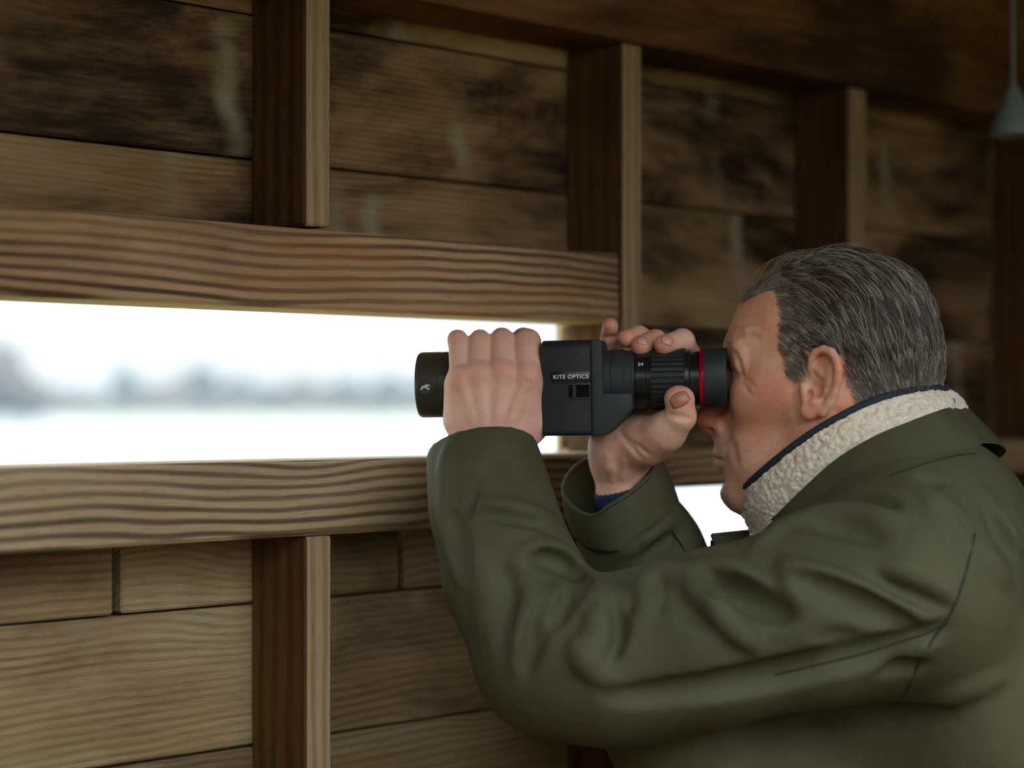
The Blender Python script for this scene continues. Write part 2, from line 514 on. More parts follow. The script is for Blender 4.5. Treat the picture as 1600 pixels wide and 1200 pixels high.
TREES = [(-150, 520, 240, 150, 0), (-40, 536, 258, 130, 1), (18, 548, 276, 95, 1), (75, 612, 350, 80, 0), (135, 620, 355, 90, 0), (195, 582, 352, 62, 0), (250, 606, 355, 80, 1), (312, 578, 350, 85, 0),
         (368, 594, 356, 70, 0), (425, 608, 358, 84, 0), (478, 596, 352, 74, 1), (540, 600, 356, 90, 0), (606, 594, 354, 92, 0), (672, 598, 358, 84, 0), (740, 596, 352, 90, 0), (815, 600, 356, 96, 1),
         (1085, 598, 352, 110, 0), (1200, 590, 356, 120, 0)]
kinds = ['leafy green tree with rounded crown on the far shore', 'brownish bare-looking tree on the far shore']
for i, (px, pt, Y, w, k) in enumerate(TREES):
    lab = kinds[k]
    if Y > 300: Y += (i % 2) * 13 + (i == 7) * 18
    if Y < 300: lab = ['tall green tree on the near point of the shore', 'tall brownish tree on the near point of the shore'][k]
    tree(px, pt, Y, w, lab, M['leaf2'] if k else M['leaf'], 100 + i)

# low reed belt along the far shore: uncountable
bm = bmesh.new()
for i in range(170):
    x = -190 + 380 * i / 169 + random.uniform(-1, 1)
    blob(bm, (x, 336 + random.uniform(0, 3), ZW + 0.9), (2.2, 1.2, random.uniform(1.2, 2.6)), 900 + i, 1)
props(link('reed_belt', bm_mesh('reed_belt', bm), M['leaf2'], None, True), label='low brown reeds along the far waterline', cat='reeds', kind='stuff')

# mist over the lake
t = NT('lake_mist_air')
t.nt.nodes.remove(t.b)
vsn = t.nt.nodes.new('ShaderNodeVolumeScatter')
vsn.inputs['Color'].default_value = (0.62, 0.82, 1.0, 1)
vsn.inputs['Density'].default_value = 0.0009
vsn.inputs['Anisotropy'].default_value = 0.0
t.nt.links.new(vsn.outputs[0], t.out.inputs['Volume'])
mist = link('lake_mist', box_mesh('lake_mist', 900, 295, 40, 0), t.m)
mist.location = (0, 182, ZW + 19.9)
props(mist, label='thin pale mist hanging over the lake', cat='mist', kind='stuff')

# ------------------------------------------------------------------ the spotting scope
M['black_matte'] = plain('black_rubber_armour', (0.022, 0.027, 0.029), 0.5, bump=(2500, 0.15, 0.0003))
M['black_grain'] = plain('black_grained_plastic', (0.028, 0.034, 0.037), 0.58, bump=(1400, 0.6, 0.0005))
M['black_gloss'] = plain('black_anodised_metal', (0.012, 0.013, 0.014), 0.28)
M['tube'] = plain('dark_bronze_barrel', (0.062, 0.060, 0.052), 0.36, metallic=0.3)
M['rubber'] = plain('eyecup_rubber', (0.020, 0.025, 0.027), 0.6)
M['red'] = plain('red_anodised_ring', (0.55, 0.006, 0.045), 0.28, metallic=0.55)
M['white_print'] = plain('white_print', (0.8, 0.82, 0.82), 0.5)
M['emblem_print'] = plain('emblem_print', (0.62, 0.68, 0.66), 0.45)
tg = NT('lens_glass'); M['lens'] = tg.done((0.02, 0.03, 0.04), 0.03, Metallic=0.0)

M['slot'] = plain('recess_shade_black', (0.003, 0.003, 0.003), 0.6, spec=0.1)
M['frame_edge'] = plain('grey_plastic_edge', (0.035, 0.040, 0.042), 0.5)
SB = math.radians(8.0)
def scope_origin():
    return P(900, 597, 0)
scope = empty('spotting_scope', scope_origin(), (0, -0.017, -SB))
props(scope, 'black handheld spotting scope with ribbed zoom ring and red eyepiece band', 'spotting scope')
s = S / math.cos(SB)
sx = lambda px: (px - 900) * s
zz = lambda py: (597 - py) * S

def sc_lathe(name, prof, m, parent=scope, n=96, zc=0.0, rfun=None, ang=35):
    o = link(name, lathe_mesh(name, [(sx(x), r * S) for x, r in prof], n, rfun), M[m], parent)
    o.location = (0, 0, zc)
    return auto_smooth(o, ang)

bar = sc_lathe('objective_barrel', [(657, 44), (656, 47.5), (655, 50), (657.5, 51.5), (660, 52), (690, 52), (691, 51.2), (692.5, 51.2), (693.5, 52), (700, 52), (835, 50), (852, 49.5), (858, 49)], 'tube')
sc_lathe('objective_lens', [(657.6, 44.5), (654.5, 40), (652.5, 25), (652, 0.5)], 'lens', bar)
# round badge with the bird emblem
bx_, bz_ = sx(673), zz(602) 
badge = link('emblem_badge', lathe_mesh('emblem_badge', [(0, 12.5 * S), (2.4 * S, 12.5 * S), (3.0 * S, 11.6 * S), (3.0 * S, 10.9 * S), (1.8 * S, 10.4 * S), (1.8 * S, 0.1 * S)], 40), M['frame_edge'], bar)
badge.rotation_euler = (0, 0, -math.pi / 2)
badge.location = (bx_, -51.0 * S, bz_)
auto_smooth(badge)
bird = [(-8, -3.2), (-7.2, 0.2), (-5, 2.4), (-2, 3.2), (0, 4.6), (3.5, 5.2), (7, 4.0), (7.6, 2.6), (4.6, 3.0), (3.0, 1.0), (4.6, -0.4), (7.4, -1.0), (5.6, -2.4), (5.4, -4.2), (3.4, -3.2), (1.4, -1.2), (-1.4, -0.2), (-4.2, -1.0), (-6, -3.4)]
me = prism_mesh('bird_emblem', [(x * S, z * S) for x, z in bird], -0.4 * S, 0.4 * S)
em = link('bird_emblem', me, M['emblem_print'], bar)
em.location = (bx_, -53.1 * S, bz_)

# stabiliser housing
def rbox(name, x0, x1, y0, y1, z0, z1, bev, segs, m, parent):
    o = link(name, box_mesh(name, sx(x1) - sx(x0), (y1 - y0) * S, zz(z0) - zz(z1), bev * S, segs), M[m], parent)
    o.location = ((sx(x0) + sx(x1)) / 2, (y0 + y1) / 2 * S, (zz(z0) + zz(z1)) / 2)
    return auto_smooth(o, 40)
HF = -63      # front face of the housing
# front housing: cross-section with generous top and bottom edges
def housing(name, x0, x1, hw, z0, z1, rt, rb, m, parent, ex=2.5):
    prof = []
    for cx, cz, r, a0 in ((hw - rt, z1 - rt, rt, 0), (-(hw - rt), z1 - rt, rt, 90), (-(hw - rb), z0 + rb, rb, 180), (hw - rb, z0 + rb, rb, 270)):
        for i in range(9):
            a = math.radians(a0 + 90 * i / 8)
            prof.append((cx + r * math.cos(a), cz + r * math.sin(a)))
    n = len(prof)
    cy = sum(p[0] for p in prof) / n; cz = sum(p[1] for p in prof) / n
    rings = [(x0 + 0.0, 1 - ex * 1.0 / hw), (x0 + ex * 0.35, 1 - ex * 0.35 / hw), (x0 + ex, 1.0), (x1 - 0.6, 1.0), (x1, 1 - 0.6 / hw)]
    vs_, fs = [], []
    for x, k in rings:
        for y, z in prof:
            vs_.append((sx(x), (cy + (y - cy) * k) * S, (cz + (z - cz) * k) * S))
    for j in range(len(rings) - 1):
        for i in range(n):
            k = (i + 1) % n
            fs.append((j * n + i, (j + 1) * n + i, (j + 1) * n + k, j * n + k))
    fs.append(tuple(range(n))); fs.append(tuple((len(rings) - 1) * n + i for i in range(n))[::-1])
    me = mesh_np(name, vs_, fs)
    bm = bmesh.new(); bm.from_mesh(me); bmesh.ops.recalc_face_normals(bm, faces=bm.faces); bm.to_mesh(me); bm.free()
    return auto_smooth(link(name, me, M[m], parent), 40)
hb = housing('housing', 853, 929, 63, -83, 64, 16, 8, 'black_matte', scope, 4)
rh = [(929.6, 64), (943, 64), (946, 60), (947, -19), (989, -19), (991.5, -22), (992, -42), (962, -74), (954, -80), (944, -83), (929.6, -83)]
me = prism_mesh('rear_housing', [(sx(x), z * S) for x, z in rh], -62 * S, 62 * S, 2.2 * S, 3)
auto_smooth(link('rear_housing', me, M['black_grain'], scope), 40)
# name plate with raised edge
npl = rbox('name_plate', 868, 928.5, HF - 1.0, HF + 2, 581, 599, 0.6, 2, 'black_gloss', scope)
for (x0, x1, z0, z1) in ((868, 928.5, 581, 582.2), (868, 928.5, 597.6, 599)):
    rbox('plate_edge', x0, x1, HF - 1.6, HF + 1, z0, z1, 0.3, 1, 'black_matte', npl)
    npl.children[-1].location -= npl.location if False else Vector((0, 0, 0))
for ch in list(npl.children):
    ch.location = ch.location - npl.location

def text_obj(name, body, width, x0, zc, y, parent, m, bold=0.0, rotz=0.0):
    cu = bpy.data.curves.new(name, 'FONT')
    cu.body = body; cu.size = 1.0; cu.extrude = 0.02; cu.offset = bold; cu.space_character = 1.12
    tmp = bpy.data.objects.new(name, cu); COL.objects.link(tmp)
    bpy.context.view_layer.update()
    dg = bpy.context.evaluated_depsgraph_get()
    me = bpy.data.meshes.new_from_object(tmp.evaluated_get(dg))
    bpy.data.objects.remove(tmp); bpy.data.curves.remove(cu)
    co = np.array([v.co[:] for v in me.vertices])
    lo, hi = co.min(0), co.max(0)
    k = width / (hi[0] - lo[0])
    new = np.zeros_like(co)
    new[:, 0] = (co[:, 0] - lo[0]) * k + x0
    new[:, 2] = (co[:, 1] - (lo[1] + hi[1]) / 2) * k + zc
    new[:, 1] = -(co[:, 2] - lo[2]) * k * 0.5 + y
    me.vertices.foreach_set('co', new.astype(np.float32).ravel())
    me.update()
    me.materials.clear()
    return link(name, me, M[m], parent)
lt = text_obj('lettering', 'KITE OPTICS', sx(925.5) - sx(872.5), sx(872.5), zz(589.5), (HF - 1.05) * S, scope, 'white_print', 0.012)

# stabiliser switch; black blocks stand in for the shade in its recess
sw = rbox('switch_frame', 892, 928.8, HF - 2.2, HF + 2, 600, 624, 0.8, 2, 'frame_edge', scope)
for nm, x0, x1, z0, z1, yf, m in (('switch_recess_shade', 895, 901.5, 602, 621.5, -2.5, 'slot'), ('switch_recess_shade', 907, 927.5, 602, 621.5, -2.5, 'slot'), ('switch_slider', 901.8, 906.6, 602, 621.5, -5.0, 'rubber')):
    o = rbox(nm, x0, x1, HF + yf, HF + 1, z0, z1, 0.3, 1, m, sw)
    o.location = o.location - sw.location
# eyepiece, turned parts from left to right
EC = zz(597) + 2 * S
sc_lathe('eyepiece_mount', [(944, 47), (957, 47), (957.5, 45.5), (958, 45.5), (958.5, 47), (977, 47), (978, 45.5), (988, 45), (989.5, 43), (993, 42)], 'black_grain', zc=EC)
er = sc_lathe('scale_ring', [(989, 42), (994.5, 42), (995.5, 45), (1010.5, 45.4), (1011, 44.6), (1012, 44.6), (1012.5, 45.6), (1019, 46)], 'black_gloss', zc=EC)
NR = 34
def ribs(x, r, a):
    f = (a * NR / (2 * math.pi)) % 1.0
    return r - (3.4 * S if f < 0.28 else 0.0)
sc_lathe('zoom_ring', [(1018.8, 45.5), (1019.4, 47.8), (1069.4, 47.8), (1070, 45.5)], 'rubber', n=NR * 10, zc=EC, rfun=ribs, ang=25)
sc_lathe('ocular_barrel', [(1069, 44), (1070, 46), (1076, 45.5), (1077, 43), (1078, 42.2), (1092, 42.2), (1093, 40)], 'black_gloss', zc=EC)
sc_lathe('red_band', [(1091.6, 42), (1092, 45.4), (1093, 46), (1098, 46), (1099, 45.2)], 'red', zc=EC)
ecp = sc_lathe('eyecup', [(1098.6, 44.5), (1099, 46.2), (1131, 46.6), (1133, 45.4), (1133.2, 43), (1131, 41), (1110, 36)], 'rubber', zc=EC)
ol = sc_lathe('ocular_lens', [(1116, 36.5), (1119, 25), (1120, 0.5)], 'lens', ecp)
nm = text_obj('scale_number', '24', 8 * S, sx(999.5), 0, 0, scope, 'white_print', 0.02)
nm.location = (0, -40.5 * S, EC + 27 * S - 4 * S)
nm.rotation_euler = (-0.5, 0, 0)

# ------------------------------------------------------------------ signed-distance modelling
class Field:
    def __init__(self, lo, hi, h):
        self.lo = np.array(lo, float); self.h = h
        self.n = np.ceil((np.array(hi, float) - self.lo) / h).astype(int) + 1
        self.v = np.full(tuple(self.n), 0.5, dtype=np.float32)
    def sub(self, lo, hi):
        i0 = np.clip(np.floor((np.array(lo) - self.lo) / self.h).astype(int), 0, self.n)
        i1 = np.clip(np.ceil((np.array(hi) - self.lo) / self.h).astype(int) + 1, 0, self.n)
        ax = [(self.lo[k] + self.h * np.arange(i0[k], i1[k])).astype(np.float32) for k in range(3)]
        return tuple(slice(i0[k], i1[k]) for k in range(3)), ax[0][:, None, None], ax[1][None, :, None], ax[2][None, None, :]
    def blend(self, sl, d, k, op):
        a = self.v[sl]
        if a.size == 0: return
        d = d.astype(np.float32)
        if op == 'sub': d = -d
        h = np.maximum(k - np.abs(a - d), 0) / k
        self.v[sl] = (np.minimum(a, d) - h * h * k * 0.25) if op == 'add' else (np.maximum(a, d) + h * h * k * 0.25)
    def cap(self, a, b, ra, rb, k=0.006, op='add', pad=0.02):
        a = np.array(a, float); b = np.array(b, float)
        rm = max(ra, rb) + k + pad
        sl, X, Y, Z = self.sub(np.minimum(a, b) - rm, np.maximum(a, b) + rm)
        ab = b - a; L = max(ab @ ab, 1e-12)
        t = np.clip(((X - a[0]) * ab[0] + (Y - a[1]) * ab[1] + (Z - a[2]) * ab[2]) / L, 0, 1)
        d = np.sqrt((X - a[0] - t * ab[0]) ** 2 + (Y - a[1] - t * ab[1]) ** 2 + (Z - a[2] - t * ab[2]) ** 2) - (ra + (rb - ra) * t)
        self.blend(sl, d, k, op)
    def chain(self, pts, rs, k=0.006, op='add', pad=0.02):
        for i in range(len(pts) - 1):
            self.cap(pts[i], pts[i + 1], rs[i], rs[i + 1], k, op, pad)
    def ell(self, c, r, R=None, k=0.006, op='add', pad=0.02):
        """R rows are the ellipsoid's axes"""
        c = np.array(c, float); r = np.array(r, float)
        R = np.eye(3) if R is None else R
        rm = r.max() + k + pad
        sl, X, Y, Z = self.sub(c - rm, c + rm)
        x, y, z = X - c[0], Y - c[1], Z - c[2]
        q = [R[i][0] * x + R[i][1] * y + R[i][2] * z for i in range(3)]
        k0 = np.sqrt(sum((q[i] / r[i]) ** 2 for i in range(3)))
        k1 = np.sqrt(sum((q[i] / r[i] ** 2) ** 2 for i in range(3)))
        d = k0 * (k0 - 1) / np.maximum(k1, 1e-6)
        self.blend(sl, d, k, op)
    def plane_cut(self, p, n, k=0.003, lim=None):
        """remove what lies on the side the normal points to, within lim of p"""
        p = np.array(p, float); n = np.array(n, float); n /= np.linalg.norm(n)
        lim = np.array(lim if lim is not None else 10.0)
        sl, X, Y, Z = self.sub(p - lim, p + lim)
        d = -((X - p[0]) * n[0] + (Y - p[1]) * n[1] + (Z - p[2]) * n[2])
        self.blend(sl, d, k, 'sub')
    def sample(self, p):
        q = (np.atleast_2d(p) - self.lo) / self.h
        q = np.clip(q, 0, np.array(self.n) - 1.001)
        i = q.astype(int); f = q - i
        out = 0
        for dx in (0, 1):
            for dy in (0, 1):
                for dz_ in (0, 1):
                    w = (f[:, 0] if dx else 1 - f[:, 0]) * (f[:, 1] if dy else 1 - f[:, 1]) * (f[:, 2] if dz_ else 1 - f[:, 2])
                    out = out + w * self.v[i[:, 0] + dx, i[:, 1] + dy, i[:, 2] + dz_]
        return out
    def grad(self, p):
        p = np.atleast_2d(p); e = self.h
        g = np.stack([self.sample(p + np.eye(3)[k] * e) - self.sample(p - np.eye(3)[k] * e) for k in range(3)], 1)
        return g / np.maximum(np.linalg.norm(g, axis=1, keepdims=True), 1e-9)
    def on_surface(self, px, py, dmin=-460, dmax=460):
        """first surface point met behind a pixel"""
        dzs = np.arange(dmin, dmax, 1.5)
        pts = np.array([P(px, py, d) for d in dzs])
        inside = np.all((pts >= self.lo) & (pts <= self.lo + (self.n - 1) * self.h), axis=1)
        v = np.where(inside, self.sample(pts), 0.5)
        w = np.nonzero(v < 0)[0]
        if len(w) == 0: return None
        i = w[0]
        return pts[i]
    def stroke(self, pix, r, amt, k, op='add'):
        """a fold: ridge (add) or crease (sub) along a pixel polyline laid on the surface"""
        pts = []
        pix = np.array(pix, float)
        seg = []
        for i in range(len(pix) - 1):
            n = max(1, int(np.hypot(*(pix[i + 1] - pix[i])) / 14))
            for j in range(n): seg.append(pix[i] + (pix[i + 1] - pix[i]) * j / n)
        seg.append(pix[-1])
        # smooth the polyline
        seg = np.array(seg)
        for _ in range(3):
            if len(seg) > 2: seg[1:-1] = (seg[:-2] + 2 * seg[1:-1] + seg[2:]) / 4
        for q in seg:
            p = self.on_surface(q[0], q[1])
            if p is not None: pts.append(p)
        if len(pts) < 2: return
        pts = np.array(pts)
        keep = [0]
        for i in range(1, len(pts)):
            if np.linalg.norm(pts[i] - pts[keep[-1]]) < 0.05: keep.append(i)
        pts = pts[keep]
        g = self.grad(pts)
        n = len(pts)
        tt = np.linspace(0, 1, n)
        taper = np.clip(np.sin(np.pi * np.clip(tt, 0.0, 1.0)) ** 0.6, 0.15, 1)
        rs = r * (0.35 + 0.65 * taper)
        if op == 'add': c = pts - g * (rs - amt * taper)[:, None]
        else: c = pts + g * (rs - amt * taper)[:, None]
        for i in range(n - 1):
            self.cap(c[i], c[i + 1], rs[i], rs[i + 1], k, op, pad=0.004)
    def mesh(self):
        v = self.v; s_ = v < 0
        nx, ny, nz = v.shape
        c = [(i, j, k) for i in (0, 1) for j in (0, 1) for k in (0, 1)]
        cnt = np.zeros((nx - 1, ny - 1, nz - 1), dtype=np.int8)
        for i, j, k in c:
            cnt += s_[i:nx - 1 + i, j:ny - 1 + j, k:nz - 1 + k]
        act = (cnt > 0) & (cnt < 8)
        ids = np.full(act.shape, -1, dtype=np.int32)
        I, J, K = np.nonzero(act)
        ids[I, J, K] = np.arange(len(I))
        acc = np.zeros((len(I), 3)); num = np.zeros(len(I))
        for (a, b) in [(p, q) for p in c for q in c if sum(abs(p[m] - q[m]) for m in range(3)) == 1 and p < q]:
            va = v[I + a[0], J + a[1], K + a[2]]; vb = v[I + b[0], J + b[1], K + b[2]]
            m = (va < 0) != (vb < 0)
            t_ = np.where(m, va / np.where(m, va - vb, 1), 0)
            pa = np.array(a); pb = np.array(b)
            pos = pa[None] + (pb - pa)[None] * t_[:, None]
            acc[m] += pos[m]; num[m] += 1
        verts = self.lo + (np.stack([I, J, K], 1) + acc / num[:, None]) * self.h
        quads = []
        for ax in range(3):
            o1, o2 = [(1, 2), (2, 0), (0, 1)][ax]
            sl0 = [slice(1, -1)] * 3; sl1 = [slice(1, -1)] * 3
            sl0[ax] = slice(0, v.shape[ax] - 1); sl1[ax] = slice(1, v.shape[ax])
            sa = s_[tuple(sl0)]; sb = s_[tuple(sl1)]
            e = np.nonzero(sa != sb)
            base = np.stack(e, 1) + 1
            base[:, ax] -= 1
            flip = sa[e]
            q = []
            for d1, d2 in ((0, 0), (1, 0), (1, 1), (0, 1)):
                idx = base.copy(); idx[:, o1] -= d1; idx[:, o2] -= d2
                q.append(ids[idx[:, 0], idx[:, 1], idx[:, 2]])
            q = np.stack(q, 1)
            q[~flip] = q[~flip][:, ::-1]
            quads.append(q)
        quads = np.concatenate(quads)
        quads = quads[(quads >= 0).all(1)]
        return verts, quads

def relax(verts, quads, n=2, w=0.5):
    e = np.concatenate([quads[:, [0, 1]], quads[:, [1, 2]], quads[:, [2, 3]], quads[:, [3, 0]]])
    for _ in range(n):
        acc = np.zeros_like(verts); cnt = np.zeros(len(verts))
        for k in range(3):
            acc[:, k] = np.bincount(e[:, 0], verts[e[:, 1], k], len(verts)) + np.bincount(e[:, 1], verts[e[:, 0], k], len(verts))
        cnt = np.bincount(e[:, 0], minlength=len(verts)) + np.bincount(e[:, 1], minlength=len(verts))
        verts = verts + w * (acc / np.maximum(cnt, 1)[:, None] - verts)
    return verts

# ------------------------------------------------------------------ head
PHI = math.radians(14)
SP, CP, TP = math.sin(PHI), math.cos(PHI), math.tan(PHI)
HC, HDZ = 1310.0, -17.0
AX = np.array([[-CP, SP, 0], [SP, CP, 0], [0, 0, 1.0]])     # forward, far side, up
def Hd(px, py, lat=0.0, mirror=False):
    """point of the head: apparent column and row for the near side, lat pixels from the mid-plane (negative = near)"""
    mid = px - lat * SP
    if mirror: lat = -lat; px = mid + lat * SP
    return P(px, py, HDZ + lat * CP - (mid - HC) * TP)
def rr(r): return np.array(r, float) * S

head = Field(P(1055, 905, -205), P(1525, 372, 185), 0.00145)
hf = head
def E(px, py, lat, r, k=0.012, op='add', mir=False, R=AX):
    hf.ell(Hd(px, py, lat), rr(r), R, k, op)
    if mir: hf.ell(Hd(px, py, lat, True), rr(r), R, k, op)
def C(pts, rs, k=0.008, op='add', mir=False):
    hf.chain([Hd(*p) for p in pts], rr(rs), k, op)
    if mir: hf.chain([Hd(*p, mirror=True) for p in pts], rr(rs), k, op)
# neck first, then skull and face masses
C([(1335, 640, 0), (1375, 760, 0), (1410, 900, 0)], [92, 98, 112], 0.02)
E(1314, 549, 0, (146, 124, 147), 0.02)
E(1390, 590, 0, (70, 90, 88), 0.02)
E(1240, 530, 0, (99, 106, 102), 0.02)
E(1172, 549, 0, (36, 84, 24), 0.02)
E(1242, 630, 0, (103, 92, 100), 0.025)
E(1186, 712, 0, (66, 56, 58), 0.022)
E(1166, 766, 0, (40, 42, 33), 0.018)
C([(1172, 768, -24), (1235, 738, -56), (1276, 690, -76)], [30, 31, 34], 0.02, mir=True)
C([(1276, 690, -76), (1284, 640, -88)], [34, 32], 0.02, mir=True)
E(1240, 735, 0, (78, 74, 48), 0.025)
E(1200, 700, -50, (52, 34, 55), 0.02, mir=True)
E(1192, 622, -66, (48, 34, 34), 0.018, mir=True)
E(1240, 600, -86, (55, 24, 36), 0.02, mir=True)
# eye socket, eyeball and lids
E(1140, 588, -50, (13, 30, 17), 0.010, 'sub', mir=True)
E(1166, 587, -54, (21, 21, 20), 0.003, mir=True)
E(1163, 572, -58, (19, 26, 9), 0.008, mir=True)
E(1163, 603, -56, (17, 26, 9), 0.010, mir=True)
# nose
C([(1141, 566, 0), (1124, 612, 0), (1109, 650, 0)], [15, 15, 17], 0.010)
E(1107, 656, 0, (20, 20, 19), 0.006)
C([(1114, 664, -15), (1127, 667, -21)], [12, 11], 0.006, mir=True)
C([(1112, 668, 0), (1128, 682, 0)], [10, 13], 0.006)
E(1140, 665, -22, (22, 12, 17), 0.010, mir=True)
E(1109, 673, -24, (9.5, 9, 5), 0.002, 'sub', mir=True)
# nasolabial area, lips, chin
C([(1131, 692, -14), (1127, 706, -10)], [13, 10], 0.008, mir=True)
C([(1126, 708, 0), (1128, 709, -14), (1139, 713, -31)], [9, 8, 4], 0.004, mir=True)
C([(1125, 727, 0), (1128, 727, -14), (1139, 721, -29)], [9, 8.5, 5], 0.007, mir=True)
C([(1113, 717.5, 0), (1119, 717.5, -16), (1136, 718.5, -36)], [2.6, 2.6, 2.2], 0.003, 'sub', mir=True)
C([(1113, 747, 0), (1127, 750, -24)], [6, 5], 0.014, 'sub', mir=True)
# ear
ex = 1.0
eR = AX @ np.array([[1, 0, 0], [0, 1, 0], [0, 0, 1.0]])
yw = math.radians(-30)
Rot = np.array([[math.cos(yw), -math.sin(yw), 0], [math.sin(yw), math.cos(yw), 0], [0, 0, 1]])
tl = math.radians(10)
earR = (Rot @ AX.T).T
E(1289, 592, -127, (23, 8, 46), 0.003, R=earR)
E(1280, 600, -112, (22, 14, 42), 0.010)
C([(1279, 596, -121), (1271, 588, -125), (1267, 575, -128), (1268, 561, -132), (1275, 550, -136), (1287, 545.5, -141), (1299, 550, -146), (1307, 562, -149), (1310, 578, -150), (1309, 595, -148), (1304, 613, -144), (1296, 630, -138), (1285, 643, -132)], [4, 4.8, 5.2, 5.4, 5.6, 6.0, 6.4, 6.6, 6.6, 6.6, 6.8, 7.5, 9], 0.0015)
C([(1290, 567, -134), (1297, 582, -139), (1296, 598, -140), (1291, 610, -139), (1284, 618, -136)], [4.5, 5, 5.2, 5, 4.4], 0.003)
C([(1273, 573, -130), (1284, 583, -134), (1293, 592, -138)], [4.5, 5, 5], 0.003)
E(1301, 584, -139, (9, 7, 26), 0.003)
E(1265, 641, -129, (15, 8, 15), 0.004)
E(1274, 629, -133, (10, 7, 9), 0.003)
E(1276, 609, -140, (10, 15, 12), 0.0025, 'sub')
E(1268, 604, -138, (7, 12, 9), 0.0025, 'sub')
E(1283, 564, -150, (9, 12, 8), 0.003, 'sub')
C([(1255, 604, -126), (1258, 615, -127), (1256, 622, -125)], [5, 6, 5], 0.004)
E(1265.5, 616, -132, (4.5, 14, 8), 0.0015, 'sub')
C([(1251, 628, -123), (1249, 645, -122), (1256, 657, -121)], [2.6, 2.6, 2.2], 0.002, 'sub')
# far ear, plain
hf.chain([Hd(*p, mirror=True) for p in ((1279, 596, -121), (1268, 565, -130), (1287, 545, -140), (1308, 570, -146), (1304, 613, -140), (1270, 650, -126))], rr([6] * 6), 0.004)
hf.ell(Hd(1288, 596, -124, True), rr((26, 8, 48)), AX, 0.004)
# wrinkles laid on the surface
hf.stroke([(1143, 535), (1151, 536), (1158, 546), (1162, 562), (1164, 580)], 0.006, 0.0010, 0.004)
hf.stroke([(1147, 556), (1151, 566), (1154, 578)], 0.005, 0.0008, 0.003)
hf.stroke([(1143, 545), (1150, 550), (1155, 562), (1158, 580), (1162, 590)], 0.003, 0.0012, 0.002, 'sub')
hf.stroke([(1146, 524), (1160, 519), (1176, 522), (1186, 528)], 0.0035, 0.0015, 0.002, 'sub')
hf.stroke([(1153, 508), (1168, 502), (1186, 505)], 0.0035, 0.0014, 0.002, 'sub')
hf.stroke([(1150, 517), (1164, 511), (1182, 514)], 0.005, 0.0012, 0.003)
hf.stroke([(1163, 592), (1172, 600), (1180, 604)], 0.0028, 0.0007, 0.002, 'sub')
hf.stroke([(1161, 598), (1168, 610), (1174, 618)], 0.0028, 0.0006, 0.002, 'sub')
hf.stroke([(1131, 660), (1138, 680), (1147, 700), (1151, 720)], 0.006, 0.0006, 0.005, 'sub')
hf.stroke([(1126, 646), (1134, 656), (1136, 668), (1130, 680)], 0.003, 0.0012, 0.002, 'sub')
hf.stroke([(1240, 600), (1243, 640), (1246, 665)], 0.005, 0.0005, 0.003, 'sub')
hf.stroke([(1300, 640), (1322, 655), (1345, 660)], 0.004, 0.0008, 0.004, 'sub')
hv, hq = head.mesh()
hv = relax(hv, hq, 1, 0.4)

# ------------------------------------------------------------------ hands
def hand(lo, hi, h=0.0011):
    return Field(np.minimum(P(*lo), P(*hi)) - 0.01, np.maximum(P(*lo), P(*hi)) + 0.01, h)
lh = hand((672, 800, -130), (880, 490, 110))
def LC(pts, rs, k=0.006, op='add'): lh.chain([P(*p) for p in pts], rr(rs), k, op)
# forearm and wrist
LC([(752, 668, -42), (752, 720, -50), (762, 800, -75)], [36, 34, 38], 0.012)
LC([(786, 668, -42), (784, 720, -50), (788, 800, -75)], [36, 34, 38], 0.012)
# back of the hand
for a, b, ra, rb in (((719, 594, -50), (733, 672, -42), 18, 26), ((748, 588, -56), (752, 675, -46), 21, 27), ((785, 586, -57), (778, 675, -46), 21, 28), ((822, 590, -52), (803, 678, -44), 22, 28)):
    LC([a, b], [ra, rb], 0.012)
LC([(715, 604, -42), (717, 655, -34)], [18, 24], 0.012)
# fingers over the barrel
LC([(719, 592, -52), (715, 531, -18), (716, 533, 42), (718, 575, 78)], [16.5, 14.5, 13.5, 12.5], 0.004)
LC([(748, 588, -58), (750, 534, -18), (750, 531, 52), (752, 580, 88)], [18.5, 17, 15.5, 14], 0.0035)
LC([(785, 586, -60), (785, 532, -18), (784, 529, 56), (784, 582, 90)], [19.5, 18, 16.5, 15], 0.0035)
LC([(824, 592, -56), (824, 535, -20), (818, 530, 50), (812, 580, 84)], [22, 20.5, 17.5, 15], 0.0035)
# knuckles and creases between the fingers
for x, y in ((719, 591), (748, 584), (785, 581), (825, 586)):
    lh.ell(P(x, y, -66), rr((12, 8, 14)), None, 0.008)
for pts in ([(731.5, 524), (731.5, 560)], [(767, 526), (766, 556)], [(803, 528), (807, 556)]):
    LC([(pts[0][0], pts[0][1], -48), (pts[1][0], pts[1][1], -76)], [5.5, 3.5], 0.006, 'sub')
# thumb: root on the index side, passing under the barrel
LC([(806, 684, -42), (829, 664, -26), (838, 662, 10), (822, 664, 52), (806, 652, 80)], [31, 24, 20, 18, 15], 0.010)
LC([(826, 610, -44), (828, 655, -32)], [18, 22], 0.012)
# tendons
for a, b in (((722, 605), (740, 660)), ((750, 602), (756, 664)), ((785, 600), (776, 664)), ((818, 606), (794, 668))):
    lh.stroke([a, b], 0.005, 0.0006, 0.005)
lv, lq = lh.mesh()
lv = relax(lv, lq, 1, 0.4)

rh_ = hand((900, 850, -110), (1100, 470, 140))
def RC(pts, rs, k=0.006, op='add'): rh_.chain([P(*p) for p in pts], rr(rs), k, op)
